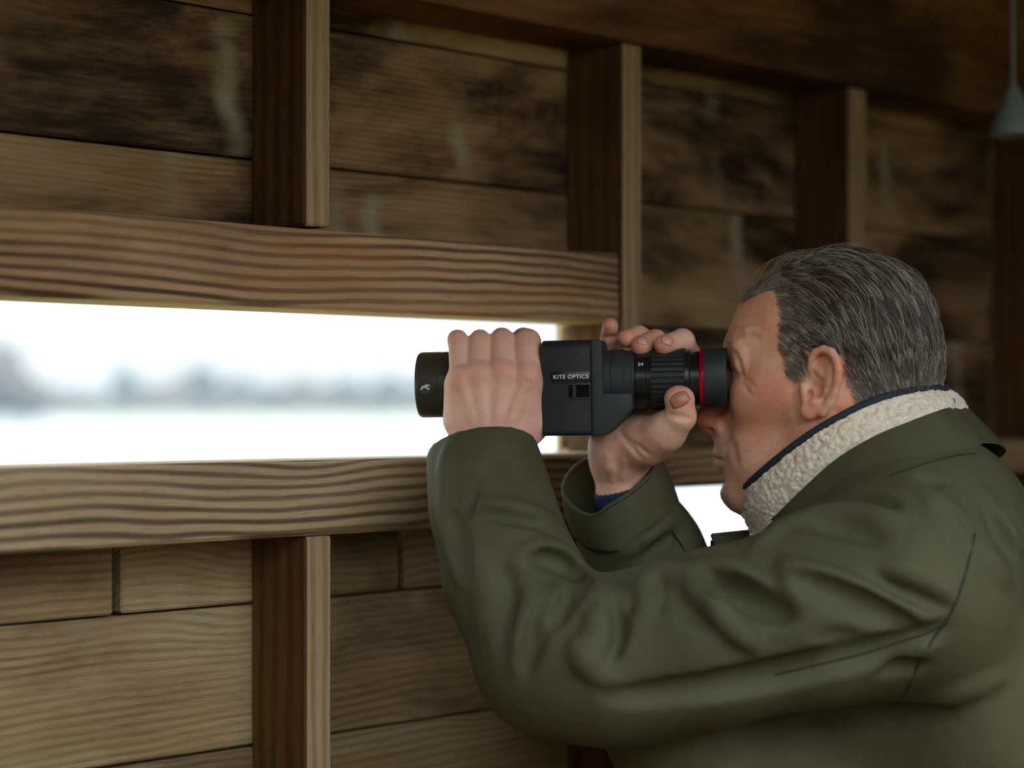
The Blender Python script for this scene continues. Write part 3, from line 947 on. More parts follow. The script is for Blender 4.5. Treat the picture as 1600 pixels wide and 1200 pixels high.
# forearm, wrist, palm
RC([(963, 700, 42), (972, 780, 52), (985, 850, 60)], [37, 35, 36], 0.012)
RC([(968, 720, 62), (978, 800, 72)], [34, 36], 0.012)
for m_, ra in (((1060, 640, 66), 25), ((1032, 632, 78), 25), ((1004, 632, 80), 24), ((968, 640, 74), 22)):
    RC([(970, 715, 52), m_], [36, ra], 0.014)
RC([(962, 690, 30), (1000, 682, 20)], [36, 34], 0.014)
# thumb on the near side of the eyepiece
RC([(972, 706, 25), (1012, 690, -12), (1040, 675, -44), (1064, 651, -70)], [36, 33, 27, 22.5], 0.012)
RC([(1064, 651, -70), (1062, 628, -76)], [22.5, 22], 0.004)
rh_.ell(P(1061, 620, -76), rr((20, 15, 15)), None, 0.006)
# fingers over the top
RC([(1060, 640, 66), (1076, 556, 44), (1066, 533, -4), (1038, 539, -38)], [23, 19.5, 18.5, 16], 0.004)
RC([(1032, 632, 78), (1040, 552, 64), (1024, 533, 14), (1001, 541, -26)], [22, 19, 17.5, 15.5], 0.0035)
RC([(1004, 632, 80), (1010, 545, 72), (998, 526, 20), (979, 529, -8)], [21, 18, 16.5, 14.5], 0.0035)
RC([(968, 640, 74), (951, 575, 62), (950, 536, 40), (953.5, 509, 14)], [18, 15, 13.2, 12.5], 0.0035)
# creases
rh_.stroke([(985, 690), (1000, 705), (1012, 708)], 0.003, 0.0012, 0.003, 'sub')
rh_.stroke([(970, 676), (985, 700), (1000, 714)], 0.003, 0.0010, 0.003, 'sub')
rh_.stroke([(1046, 648), (1062, 656), (1080, 654)], 0.003, 0.0007, 0.003, 'sub')
rh_.stroke([(942, 528), (953, 530), (964, 526)], 0.003, 0.0010, 0.003, 'sub')
rh_.stroke([(975, 720), (972, 745)], 0.005, 0.0010, 0.005)
rh_.stroke([(950, 715), (954, 748)], 0.005, 0.0008, 0.005)
rv, rq = rh_.mesh()
rv = relax(rv, rq, 1, 0.4)

# trunk and arms of the body inside the clothes
core = Field(P(640, 1980, -420), P(1960, 640, 420), 0.011)
HIP = (1800, 1590)
for sg in (-1, 1):
    core.chain([P(1440, 880, -17 + sg * 240), P(1440, 850, -17)], rr((75, 110)), 0.03)
    core.chain([P(1500, 960, -17 + sg * 110), P(1790, 1560, -17 + sg * 110)], rr((150, 150)), 0.04)
core.chain([P(1400, 830, -17), P(1450, 900, -17)], rr((100, 120)), 0.03)
core.chain([P(1430, 880, -255), P(1130, 990, -250), P(850, 1030, -205), P(770, 790, -72)], rr((72, 66, 55, 38)), 0.02)
core.chain([P(1430, 880, 220), P(1180, 1000, 200), P(1050, 980, 140), P(982, 840, 62)], rr((72, 66, 52, 34)), 0.02)
kv_, kq = core.mesh()
nv = [len(hv), len(lv), len(rv), len(kv_)]
off = np.cumsum([0] + nv)
bv = np.concatenate([hv, lv, rv, kv_])
bq = np.concatenate([hq + off[0], lq + off[1], rq + off[2], kq + off[3]])
body_me = mesh_np('person', bv, bq)
# colour regions of the skin as vertex attributes: ruddy, stubble, lip
def region(spots):
    out = np.zeros(len(bv), dtype=np.float32)
    for c, r, a in spots:
        d = np.linalg.norm(bv - np.array(c), axis=1) / r
        out = np.maximum(out, a * np.clip(1 - d, 0, 1) ** 0.8)
    return out
ruddy = region([(Hd(1105, 660), 0.030, 1.0), (Hd(1305, 575, -148), 0.028, 0.6), (Hd(1265, 645, -130), 0.022, 0.6), (Hd(1200, 640, -100), 0.05, 0.5), (Hd(1290, 690, -105), 0.045, 0.55), (Hd(1180, 480, -60), 0.05, 0.3),
                (P(1037, 540, -42), 0.014, 0.9), (P(1001, 541, -30), 0.014, 0.9), (P(979, 529, -12), 0.014, 0.9), (P(953, 507, 6), 0.014, 0.9), (P(1061, 618, -85), 0.018, 0.6),
                (P(719, 591, -72), 0.014, 0.6), (P(748, 584, -76), 0.014, 0.6), (P(785, 581, -76), 0.014, 0.6), (P(825, 586, -74), 0.016, 0.6),
                (P(715, 525, -28), 0.012, 0.5), (P(750, 525, -30), 0.012, 0.5), (P(785, 522, -30), 0.012, 0.5), (P(824, 525, -32), 0.014, 0.5), (P(780, 650, -76), 0.05, 0.35)])
stub = region([(Hd(1180, 765, -30), 0.05, 1.0), (Hd(1225, 725, -70), 0.05, 1.0), (Hd(1125, 698, -8), 0.018, 1.0), (Hd(1160, 740, -40), 0.035, 0.9), (Hd(1262, 690, -95), 0.035, 0.7), (Hd(1180, 765, 30), 0.05, 1.0), (Hd(1225, 725, 70), 0.05, 1.0)])
lip = region([(Hd(1118, 726, -6), 0.012, 1.0), (Hd(1118, 711, -6), 0.008, 0.8), (Hd(1122, 724, -14), 0.008, 0.8), (Hd(1129, 722, -22), 0.007, 0.6), (Hd(1117, 726, 8), 0.009, 0.8)])
pale = np.zeros(len(bv), dtype=np.float32); pale[off[1]:off[2]] = 1.0; pale[off[2]:off[3]] = 0.4  # hands lightened in the skin colour for the daylight on them
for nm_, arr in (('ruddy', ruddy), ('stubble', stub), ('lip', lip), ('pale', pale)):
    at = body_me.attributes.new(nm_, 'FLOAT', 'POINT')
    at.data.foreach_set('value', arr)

def skin_mat():
    t = NT('skin')
    tc = t.node('ShaderNodeTexCoord', out=3)
    at = lambda n: t.node('ShaderNodeAttribute', out=2, attribute_name=n)
    n1 = t.noise(tc, 38, 4, 0.6)
    n2 = t.noise(tc, 260, 3, 0.6)
    base = t.mix(t.ramp(n1, 0.3, 0.7), srgb(246, 196, 166), srgb(236, 166, 134))
    base = t.mix(t.math('MULTIPLY', t.ramp(n2, 0.52, 0.75), 0.35), base, srgb(212, 140, 112))
    base = t.mix(t.math('MULTIPLY', at('pale'), 0.55), base, srgb(248, 210, 196))  # light on the hands mixed into the base colour
    base = t.mix(t.math('MULTIPLY', at('ruddy'), 0.8), base, srgb(224, 122, 100))
    vn = t.nt.nodes.new('ShaderNodeTexVoronoi'); t._set(vn.inputs['Vector'], tc); vn.inputs['Scale'].default_value = 130
    spots = t.math('MULTIPLY', t.ramp(vn.outputs['Distance'], 0.10, 0.28, 1, 0), t.ramp(t.noise(tc, 60, 2), 0.5, 0.65))
    base = t.mix(t.math('MULTIPLY', spots, 0.25), base, srgb(150, 92, 62))
    sn = t.ramp(t.noise(tc, 1300, 2, 0.7), 0.46, 0.66)
    base = t.mix(t.math('MULTIPLY', t.math('MULTIPLY', at('stubble'), sn), 0.6), base, srgb(128, 112, 104))
    base = t.mix(t.math('MULTIPLY', at('lip'), 0.8), base, srgb(178, 104, 98))
    pores = t.noise(tc, 900, 3, 0.7)
    lines = t.noise(tc, 320, 4, 0.7)
    nrm = t.bump(t.math('ADD', t.math('MULTIPLY', pores, 0.5), lines), 0.28, 0.0008)
    t.b.subsurface_method = 'RANDOM_WALK'
    return t.done(base, 0.47, nrm, Subsurface_Weight=0.18, Subsurface_Radius=(0.010, 0.004, 0.002), Subsurface_Scale=0.5)
M['skin'] = skin_mat()
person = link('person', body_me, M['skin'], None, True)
props(person, 'man in olive jacket leaning forward, eye to the spotting scope held in both hands', 'person')
# eyeballs
M['eye'] = plain('dark_eye', (0.03, 0.02, 0.015), 0.12)
for mir in (False, True):
    bm = bmesh.new()
    bmesh.ops.create_uvsphere(bm, u_segments=24, v_segments=16, radius=20.2 * S)
    o = link('eyeball', bm_mesh('eyeball', bm), M['eye'], person, True)
    o.location = Hd(1163, 588, -53, mir)

# fingernails: thin curved plates
M['nail'] = plain('fingernail', srgb(230, 168, 150), 0.3)
M['nail_dark'] = plain('thumbnail', srgb(190, 128, 102), 0.3)
def nail(field, px, py, ln, wd, ang, m):
    p = field.on_surface(px, py, -140, 140)
    if p is None: return
    n = field.grad(p)[0]
    up = np.array([math.cos(ang), 0, math.sin(ang)])
    up = up - n * (up @ n); up /= np.linalg.norm(up)
    sd = np.cross(n, up)
    vs_, fs = [], []
    nu, nw = 9, 9
    for i in range(nu):
        for j in range(nw):
            a = -1 + 2 * i / (nu - 1); b = -1 + 2 * j / (nw - 1)
            k = math.sqrt(max(0, 1 - 0.55 * b * b)) if a < 0 else math.sqrt(max(0, 1 - 0.75 * b * b))
            q = p + up * a * ln * S * k + sd * b * wd * S
            # drape onto the finger
            d = field.sample(q)[0]
            q = q - n * d + n * 0.00045 * (1.2 - b * b * 0.7 - a * a * 0.3)
            vs_.append(q)
    for i in range(nu - 1):
        for j in range(nw - 1):
            fs.append((i * nw + j, (i + 1) * nw + j, (i + 1) * nw + j + 1, i * nw + j + 1))
    o = link('fingernail', mesh_np('fingernail', vs_, fs), M[m], person, True)
    sm = o.modifiers.new('thickness', 'SOLIDIFY'); sm.thickness = 0.0006; sm.offset = 0
    return o
nail(rh_, 1062, 624, 11, 15, math.radians(120), 'nail_dark')
nail(rh_, 1043, 531, 9, 8, math.radians(165), 'nail')
nail(rh_, 1004, 532, 8, 7, math.radians(165), 'nail')

# ------------------------------------------------------------------ jacket
def jacket_mat():
    t = NT('olive_jacket_cloth')
    tc = t.node('ShaderNodeTexCoord', out=3)
    n1 = t.noise(tc, 14, 4, 0.6)
    col = t.mix(t.ramp(n1, 0.3, 0.7), srgb(86, 86, 62), srgb(75, 75, 53))
    w1 = t.noise(tc, 2200, 2, 0.5)
    n2 = t.noise(tc, 55, 4, 0.55)
    n3 = t.noise(tc, 20, 3, 0.5, dist=0.8)
    hgt = t.math('ADD', t.math('MULTIPLY', w1, 0.05), t.math('ADD', t.math('MULTIPLY', n2, 0.5), n3))
    nrm = t.bump(hgt, 0.22, 0.004)
    t.b.inputs['Specular IOR Level'].default_value = 0.25
    return t.done(col, 0.72, nrm)
M['jacket'] = jacket_mat()
M['seam'] = plain('dark_seam_thread', srgb(40, 43, 30), 0.8)
M['navy'] = plain('navy_trim', srgb(38, 48, 58), 0.8, bump=(900, 0.5, 0.0006))
M['knit'] = plain('navy_knit', srgb(30, 48, 84), 0.85, bump=(500, 0.6, 0.001))
M['lining'] = plain('dark_lining', srgb(34, 36, 34), 0.85)

jk = Field(P(640, 1750, -430), P(2010, 655, 430), 0.0035)
def JC(pts, rs, k=0.02, op='add'): jk.chain([P(*p) for p in pts], rr(rs), k, op)
# trunk
for dzv, r0, r1 in ((-160, 150, 205), (-17, 182, 215), (126, 150, 205)):
    JC([(1436, 856, dzv), (1600, 1190, dzv), (1800, 1620, dzv)], [r0, r0 + 28, r1], 0.05)
JC([(1330, 850, -17), (1500, 1250, -17)], [105, 170], 0.06)
JC([(1260, 905, -100), (1430, 1250, -90)], [80, 130], 0.05)
JC([(1260, 905, 80), (1430, 1250, 70)], [80, 130], 0.05)
JC([(1070, 1130, -80), (1260, 1420, -60)], [125, 230], 0.05)
JC([(1070, 1130, 60), (1260, 1420, 40)], [120, 230], 0.05)
# shoulders
JC([(1430, 905, -262), (1430, 850, -120)], [118, 130], 0.05)
JC([(1430, 905, 228), (1430, 850, 86)], [118, 130], 0.05)
# near arm
JC([(1430, 930, -262), (1270, 960, -262), (1100, 1000, -258), (962, 1034, -235), (864, 1026, -205)], [128, 120, 114, 110, 106], 0.035)
JC([(864, 1026, -205), (800, 900, -150), (768, 790, -100), (754, 715, -66), (748, 640, -40)], [104, 93, 84, 72, 66], 0.028)
# far arm
JC([(1430, 930, 228), (1230, 1000, 215), (1055, 985, 150)], [120, 112, 100], 0.035)
JC([(1055, 985, 150), (1005, 870, 105), (972, 800, 76)], [100, 90, 80], 0.028)
# folds laid on the cloth; c() maps the crops they were read from
def c8(*p): return [(640 + 0.4167 * x, 640 + 0.4167 * y) for x, y in p]
def cB(*p): return [(1100 + 0.3167 * x, 600 + 0.3167 * y) for x, y in p]
def cC(*p): return [(1000 + 0.375 * x, 760 + 0.375 * y) for x, y in p]
def R_(pix, r=0.014, a=0.005, k=0.014): jk.stroke(pix, r * 0.7, a * 1.3, k * 0.5, 'add')
def V_(pix, r=0.012, a=0.005, k=0.012): jk.stroke(pix, r * 0.75, a * 1.5, k * 0.5, 'sub')
# elbow and upper arm
R_(c8((650, 620), (730, 680), (700, 750), (600, 870)), 0.014, 0.006)
R_(c8((380, 590), (470, 510), (560, 525), (660, 620)), 0.013, 0.006)
V_(c8((440, 560), (520, 555), (620, 600), (690, 660)), 0.010, 0.006)
V_(c8((700, 720), (640, 790), (575, 870)), 0.010, 0.006)
R_(c8((440, 600), (480, 690), (440, 820), (400, 980)), 0.014, 0.005)
V_(c8((520, 720), (460, 860), (425, 1000)), 0.011, 0.005)
R_(c8((250, 530), (290, 700), (270, 860)), 0.018, 0.004)
V_(c8((360, 600), (360, 760), (330, 900)), 0.014, 0.003)
R_(c8((255, 355), (400, 372), (530, 400)), 0.009, 0.0035)
V_(c8((215, 210), (235, 290), (190, 430)), 0.010, 0.004)
R_(c8((260, 170), (225, 300), (180, 420)), 0.010, 0.004)
R_(c8((160, 120), (125, 220), (135, 330)), 0.010, 0.003)
V_(c8((770, 730), (775, 860), (735, 950)), 0.013, 0.005)
R_(c8((720, 740), (720, 860), (650, 960)), 0.014, 0.005)
R_(c8((850, 700), (880, 630), (960, 595), (1040, 610)), 0.015, 0.006)
V_(c8((830, 770), (850, 730), (870, 690)), 0.010, 0.004)
V_(c8((970, 650), (1010, 720), (1100, 785), (1190, 815)), 0.013, 0.0042)
R_(c8((1045, 600), (1090, 690), (1200, 800), (1300, 880)), 0.014, 0.004)
R_(c8((1050, 590), (1110, 560), (1200, 590), (1320, 660)), 0.014, 0.006)
V_(c8((1110, 640), (1210, 660), (1330, 710), (1440, 780)), 0.012, 0.005)
R_(c8((610, 860), (670, 990), (760, 1010)), 0.014, 0.004)
R_(c8((120, 330), (135, 430), (170, 550), (190, 650)), 0.012, 0.003)
V_(c8((165, 400), (205, 520), (222, 650)), 0.010, 0.003)
R_(c8((330, 640), (345, 760), (325, 900)), 0.012, 0.003)
R_(c8((560, 650), (540, 730), (490, 840)), 0.010, 0.004)
V_(c8((600, 660), (590, 740), (540, 820)), 0.008, 0.003)
V_(c8((930, 615), (920, 680), (935, 760)), 0.009, 0.003)
R_(c8((905, 640), (890, 730), (860, 800)), 0.011, 0.004)
R_(c8((300, 420), (380, 440), (480, 470)), 0.008, 0.0025)
V_(c8((280, 395), (390, 410), (500, 440)), 0.007, 0.0025)
R_(cC((275, 430), (350, 560), (500, 685)), 0.010, 0.004)
R_(cC((620, 360), (640, 440), (690, 490)), 0.009, 0.003)
V_(cC((500, 285), (560, 305), (620, 320)), 0.009, 0.003)
R_(cC((740, 695), (800, 665), (860, 695)), 0.007, 0.003)
# shoulder and sleeve head
V_(cB((260, 745), (450, 650), (700, 585), (830, 570), (960, 610)), 0.010, 0.006)
R_(cB((230, 840), (350, 715), (600, 635), (800, 620), (960, 670)), 0.013, 0.005)
V_(cB((540, 700), (700, 705), (880, 775)), 0.012, 0.0045)
R_(cB((250, 850), (420, 900), (620, 970), (850, 1060), (1120, 1165)), 0.014, 0.006)
V_(cB((430, 940), (600, 1010), (820, 1110), (1040, 1190)), 0.013, 0.006)
V_(cB((850, 950), (1000, 1000), (1210, 1100)), 0.011, 0.005)
R_(cB((880, 900), (1050, 960), (1220, 1060)), 0.013, 0.003)
R_(cB((1100, 560), (1250, 760), (1330, 950)), 0.012, 0.003)
R_(cB((1350, 780), (1430, 880), (1500, 1000)), 0.012, 0.0035)
V_(cB((1040, 460), (1130, 480), (1200, 490)), 0.008, 0.003)
R_(cB((1380, 520), (1450, 640), (1540, 800)), 0.012, 0.0025)
V_(cB((1150, 600), (1270, 780), (1345, 960)), 0.010, 0.0025)
R_(cB((1440, 640), (1500, 740), (1570, 840)), 0.010, 0.003)
V_(cB((1400, 640), (1460, 760), (1530, 880)), 0.010, 0.003)
R_(cB((960, 470), (1150, 560), (1260, 640)), 0.010, 0.002)
# under the sleeve
V_(cC((260, 410), (430, 480), (620, 560)), 0.013, 0.005)
V_(cC((750, 640), (830, 620), (940, 640)), 0.008, 0.003)
V_(cC((780, 700), (840, 680), (900, 690)), 0.007, 0.003)
V_(cC((-130, 880), (300, 840), (600, 780), (900, 710), (1180, 630), (1290, 570)), 0.016, 0.007, 0.014)
R_(cC((1060, 690), (1140, 660), (1220, 660)), 0.010, 0.003)
V_(cC((1000, 780), (1100, 745), (1190, 745)), 0.010, 0.004)
V_(cC((700, 960), (1000, 950), (1300, 945)), 0.014, 0.005)
R_(cC((1230, 900), (1400, 840), (1520, 790)), 0.014, 0.003)
# far sleeve wrinkles
V_([(930, 850), (985, 815), (1040, 790)], 0.010, 0.004)
R_([(960, 870), (1010, 840), (1060, 800)], 0.011, 0.004)
V_([(1000, 880), (1040, 850), (1075, 830)], 0.009, 0.003)
# cut the cuffs and hollow the sleeve ends
nl = P(744, 640, -40) - P(757, 740, -82)
jk.plane_cut(P(751, 697, -62), nl, 0.003, 0.075)
jk.chain([P(746, 640, -40), P(756, 730, -76)], rr((56, 56)), 0.003, 'sub', 0.003)
nr = np.array([-0.36, -0.40, 0.84])
jk.plane_cut(P(972, 802, 72), nr, 0.003, (0.06, 0.055, 0.06))
jk.chain([P(925, 690, 24), P(985, 825, 88)], rr((58, 58)), 0.003, 'sub', 0.003)
# neck opening
jk.chain([P(1320, 640, -17), P(1385, 800, -17)], rr((105, 100)), 0.01, 'sub', 0.01)
jv, jq = jk.mesh()
jv = relax(jv, jq, 1, 0.5)
jacket = link('jacket', mesh_np('jacket', jv, jq), M['jacket'], person, True)
jacket['label'] = 'olive green outdoor jacket with deep sleeve folds'

def tube(name, pts, r, m, parent, n=6, closed=False):
    pts = np.array(pts, float); k = len(pts)
    vs_, fs = [], []
    for i in range(k):
        a = pts[(i - 1) % k] if (closed or i > 0) else pts[i]
        b = pts[(i + 1) % k] if (closed or i < k - 1) else pts[i]
        d = b - a; d = d / max(np.linalg.norm(d), 1e-9)
        u = np.cross(d, (0.13, 0.21, 0.97)); u /= max(np.linalg.norm(u), 1e-9); w = np.cross(d, u)
        ri = r[i] if hasattr(r, '__len__') else r
        for j in range(n):
            t_ = 2 * math.pi * j / n
            vs_.append(pts[i] + ri * (u * math.cos(t_) + w * math.sin(t_)))
    for i in range(k if closed else k - 1):
        for j in range(n):
            i2 = (i + 1) % k; j2 = (j + 1) % n
            fs.append((i * n + j, i * n + j2, i2 * n + j2, i2 * n + j))
    return link(name, mesh_np(name, vs_, fs), M[m], parent, True)

def seam(pix, name='seam', field=jk, r=0.0009):
    pts = []
    pix = np.array(pix, float)
    for i in range(len(pix) - 1):
        n = max(2, int(np.hypot(*(pix[i + 1] - pix[i])) / 8))
        for j in range(n):
            q = pix[i] + (pix[i + 1] - pix[i]) * j / n
            p = field.on_surface(q[0], q[1])
            if p is not None: pts.append(p + field.grad(p)[0] * 0.0007)
    pts = [p for i, p in enumerate(pts) if i == 0 or np.linalg.norm(p - pts[i - 1]) < 0.03]
    if len(pts) > 3:
        pts = np.array(pts)
        for _ in range(2): pts[1:-1] = (pts[:-2] + 2 * pts[1:-1] + pts[2:]) / 4
        return tube(name, pts, r, 'seam', jacket)
seam(cC((560, 785), (900, 705), (1180, 620), (1300, 560)))
seam(cB((1335, 740), (1310, 860), (1270, 1000), (1220, 1130)) + cC((1180, 700), (1120, 830), (1070, 930)))
seam([(1050, 830), (1066, 855), (1082, 880)])
seam(cB((930, 450), (1150, 375), (1300, 345), (1370, 350)))

# thin turned edge of the far cuff
rim = [(879, 768, 50), (886, 742, 80), (908, 720, 108), (950, 704, 122), (995, 700, 112), (1026, 706, 72), (1018, 734, 24), (985, 765, -4), (952, 787, -12), (926, 803, -4), (899, 793, 20)]
low = [(893, 830, 72), (906, 812, 110), (935, 800, 138), (975, 790, 150), (1020, 785, 140), (1062, 792, 92), (1050, 822, 36), (1015, 848, 6), (978, 860, -2), (942, 862, 12), (912, 852, 40)]
def closed_spline(pix, n=110):
    q = np.array([P(*p) for p in pix]); k = len(q); out = []
    for i in range(n):
        x = i / n * k; j = int(x); f = x - j
        p0, p1, p2, p3 = q[(j - 1) % k], q[j % k], q[(j + 1) % k], q[(j + 2) % k]
        out.append(0.5 * ((2 * p1) + (-p0 + p2) * f + (2 * p0 - 5 * p1 + 4 * p2 - p3) * f * f + (-p0 + 3 * p1 - 3 * p2 + p3) * f ** 3))
    return np.array(out)
ra_, rb_ = closed_spline(rim), closed_spline(low)
ctr_ = (ra_.mean(0) + rb_.mean(0)) / 2
rows = []
for f in np.linspace(0, 1, 14):
    q = ra_ * (1 - f) + rb_ * f
    q = ctr_ + (q - ctr_) * 1.0 + (q - (ra_.mean(0) * (1 - f) + rb_.mean(0) * f)) * 0.03 * math.sin(math.pi * f)
    rows.append(q)
rows = np.array(rows)
na, nb_ = rows.shape[:2]
ii = np.arange(na * nb_).reshape(na, nb_)
ff = np.stack([ii[:-1], ii[1:], np.roll(ii, -1, 1)[1:], np.roll(ii, -1, 1)[:-1]], -1).reshape(-1, 4)
cuff = link('cuff', mesh_np('cuff', rows.reshape(-1, 3), ff), M['jacket'], jacket, True)
sm = cuff.modifiers.new('thickness', 'SOLIDIFY'); sm.thickness = 0.0022; sm.offset = 0
tube('cuff_seam', ra_ * 0.93 + rb_ * 0.07 + np.array([0, -0.0012, 0]), 0.0007, 'seam', jacket, 5, True)

# sweater cuff at the far wrist
rib = []
cw = P(966, 742, 55); ax_ = P(966, 742, 55) - P(980, 800, 62); ax_ /= np.linalg.norm(ax_)
u_ = np.cross(ax_, (0, 1, 0)); u_ /= np.linalg.norm(u_); w_ = np.cross(ax_, u_)
vs_, fs = [], []
NA = 120
prof = [(-0.030, 47), (-0.012, 47), (0.0, 46.5), (0.004, 45), (0.005, 42), (0.002, 39.5), (-0.012, 39), (-0.030, 39)]
for hgt, r in prof:
    for j in range(NA):
        t_ = 2 * math.pi * j / NA
        rj = r + (1.6 if (j % 4) < 2 else -0.4)
        vs_.append(cw + ax_ * (hgt - 0.016) + (u_ * math.cos(t_) * 1.0 + w_ * math.sin(t_) * 1.08) * rj * S)
for i in range(len(prof) - 1):
    for j in range(NA):
        j2 = (j + 1) % NA
        fs.append((i * NA + j, i * NA + j2, (i + 1) * NA + j2, (i + 1) * NA + j))
sw_ = link('sweater_cuff', mesh_np('sweater_cuff', vs_, fs), M['knit'], person, True)
sw_['label'] = 'navy ribbed knit cuff showing inside the sleeve'

# ------------------------------------------------------------------ collar
def spline(pts, n):
    pts = np.array(pts, float)
    d = np.r_[0, np.cumsum(np.linalg.norm(np.diff(pts[:, :2], axis=0), axis=1))]
    t_ = d / d[-1]; q = np.linspace(0, 1, n)
    out = np.zeros((n, pts.shape[1]))
    for i, x in enumerate(q):
        j = min(max(np.searchsorted(t_, x) - 1, 0), len(t_) - 2)
        p0, p1, p2, p3 = pts[max(j - 1, 0)], pts[j], pts[j + 1], pts[min(j + 2, len(t_) - 1)]
        f = (x - t_[j]) / (t_[j + 1] - t_[j])
        out[i] = 0.5 * ((2 * p1) + (-p0 + p2) * f + (2 * p0 - 5 * p1 + 4 * p2 - p3) * f * f + (-p0 + 3 * p1 - 3 * p2 + p3) * f ** 3)
    return out
NU = 150
def ring(pts, n=NU):
    """near half from front to back (px, py, lat), then the mirrored far half"""
    q = spline(pts, n)
    near = [Hd(*p) for p in q]
    far = [Hd(*p, mirror=True) for p in q[::-1]]
    return np.array(near + far)
T_ = ring([(1153, 776, -30), (1176, 754, -78), (1215, 720, -110), (1265, 682, -128), (1320, 650, -130), (1375, 626, -110), (1430, 612, -74), (1462, 609, -30), (1470, 612, 0)])
M_ = ring([(1158, 800, -34), (1185, 786, -88), (1230, 750, -124), (1285, 706, -144), (1345, 669, -146), (1400, 643, -122), (1450, 624, -84), (1481, 619, -36), (1486, 622, 0)])
B_ = ring([(1172, 830, -30), (1200, 815, -88), (1248, 776, -128), (1305, 727, -150), (1365, 690, -154), (1420, 662, -132), (1466, 645, -92), (1487, 637, -40), (1492, 637, 0)])
I_ = ring([(1172, 792, -20), (1195, 768, -62), (1232, 733, -92), (1275, 697, -110), (1325, 664, -112), (1375, 640, -90), (1425, 626, -62), (1458, 622, -26), (1464, 624, 0)])
C0 = ring([(1178, 832, -36), (1206, 812, -98), (1250, 770, -138), (1306, 720, -161), (1366, 684, -165), (1422, 661, -148), (1468, 644, -102), (1488, 638, -44), (1493, 638, 0)])
C1 = ring([(1192, 846, -30), (1222, 826, -98), (1268, 790, -148), (1326, 742, -180), (1384, 712, -184), (1444, 694, -166), (1496, 678, -112), (1518, 670, -48), (1522, 669, 0)])
C2 = ring([(1200, 856, -6), (1232, 834, -80), (1280, 803, -140), (1340, 758, -184), (1398, 738, -206), (1458, 722, -188), (1512, 704, -124), (1534, 693, -54), (1538, 691, 0)])
C3 = ring([(1205, 856, -4), (1238, 832, -70), (1285, 800, -128), (1342, 754, -170), (1398, 732, -190), (1456, 716, -172), (1508, 699, -112), (1526, 690, -48), (1529, 688, 0)])

def loft(name, rails, m, parent, sub=8, noise=None):
    rails = np.array(rails)            # (k, n, 3)
    k = len(rails)
    rows = []
    for i in range(k - 1):
        p0, p1, p2, p3 = rails[max(i - 1, 0)], rails[i], rails[i + 1], rails[min(i + 2, k - 1)]
        for j in range(sub):
            f = j / sub
            rows.append(0.5 * ((2 * p1) + (-p0 + p2) * f + (2 * p0 - 5 * p1 + 4 * p2 - p3) * f * f + (-p0 + 3 * p1 - 3 * p2 + p3) * f ** 3))
    rows.append(rails[-1])
    g = np.array(rows)
    a, b = g.shape[:2]
    if noise is not None: g = noise(g)
    idx = np.arange(a * b).reshape(a, b)
    f = np.stack([idx[:-1, :-1], idx[1:, :-1], idx[1:, 1:], idx[:-1, 1:]], -1).reshape(-1, 4)
    return link(name, mesh_np(name, g.reshape(-1, 3), f), M[m], parent, True)

def fleece_mat():
    t = NT('cream_fleece')
    tc = t.node('ShaderNodeTexCoord', out=3)
    n0 = t.noise(tc, 260, 2, 0.5)
    wv = t.vmath('ADD', tc, t.node('ShaderNodeTexNoise', {'Vector': tc, 'Scale': 180.0}, out=1))
    vo = t.nt.nodes.new('ShaderNodeTexVoronoi'); vo.feature = 'SMOOTH_F1'
    t._set(vo.inputs['Vector'], tc); vo.inputs['Scale'].default_value = 270
    col = t.mix(t.ramp(vo.outputs['Distance'], 0.4, 0.85), srgb(252, 240, 218), srgb(224, 200, 164))
    hgt = t.math('SUBTRACT', t.math('MULTIPLY', n0, 0.6), vo.outputs['Distance'])
    fine_ = t.noise(tc, 1800, 2)
    nrm = t.bump(t.math('ADD', hgt, t.math('MULTIPLY', fine_, 0.3)), 0.8, 0.002)
    return t.done(col, 0.95, nrm, Sheen_Weight=0.4, Sheen_Roughness=0.6)
M['fleece'] = fleece_mat()

def worley_disp(g):
    a, b, _ = g.shape
    du = np.gradient(g, axis=0); dv = np.gradient(g, axis=1)
    nrm = np.cross(du, dv); nrm /= np.maximum(np.linalg.norm(nrm, axis=2, keepdims=True), 1e-12)
    pts = g.reshape(-1, 3)
    seeds = pts[rng.choice(len(pts), 2600, replace=False)] + rng.normal(0, 0.0006, (2600, 3))
    # nearest seed by a coarse hash grid
    from mathutils.kdtree import KDTree
    kd = KDTree(len(seeds))
    for i, q in enumerate(seeds): kd.insert(q, i)
    kd.balance()
    d = np.array([kd.find(q)[2] for q in pts]).reshape(a, b)
    amp = np.clip(1 - d / 0.0032, 0, 1) ** 0.7 * 0.0017
    out = g.copy()
    c = g.mean(axis=(0, 1))
    sgn = np.sign(((g - c) * nrm).sum(2)).mean()
    return out + nrm * (amp * (1 if sgn >= 0 else -1))[:, :, None]
collar = loft('collar', [C0 * 0.995 + 0.005 * C1, C0, C1, C2, C3, C3 * 0.5 + C0 * 0.5], 'jacket', jacket, 8)
collar['label'] = 'turned-down olive collar'
def dense(r): return r
NU_save = NU
fl = loft('fleece_lining', [I_ - np.array([0, 0, 0.02]), I_, T_, M_, B_, B_ * 0.75 + I_ * 0.25 - np.array([0, 0, 0.012])], 'fleece', jacket, 18, worley_disp)
fl['label'] = 'cream fleece collar lining'
# trim ribbon along the top edge
od = M_ - I_; od[:, 2] = 0; od /= np.maximum(np.linalg.norm(od, axis=1, keepdims=True), 1e-9)
trim = tube('collar_trim', T_ + od * 0.0012 + np.array([0, 0, 0.0018]), 0.0034, 'navy', jacket, 8)
trim['label'] = 'dark navy binding'
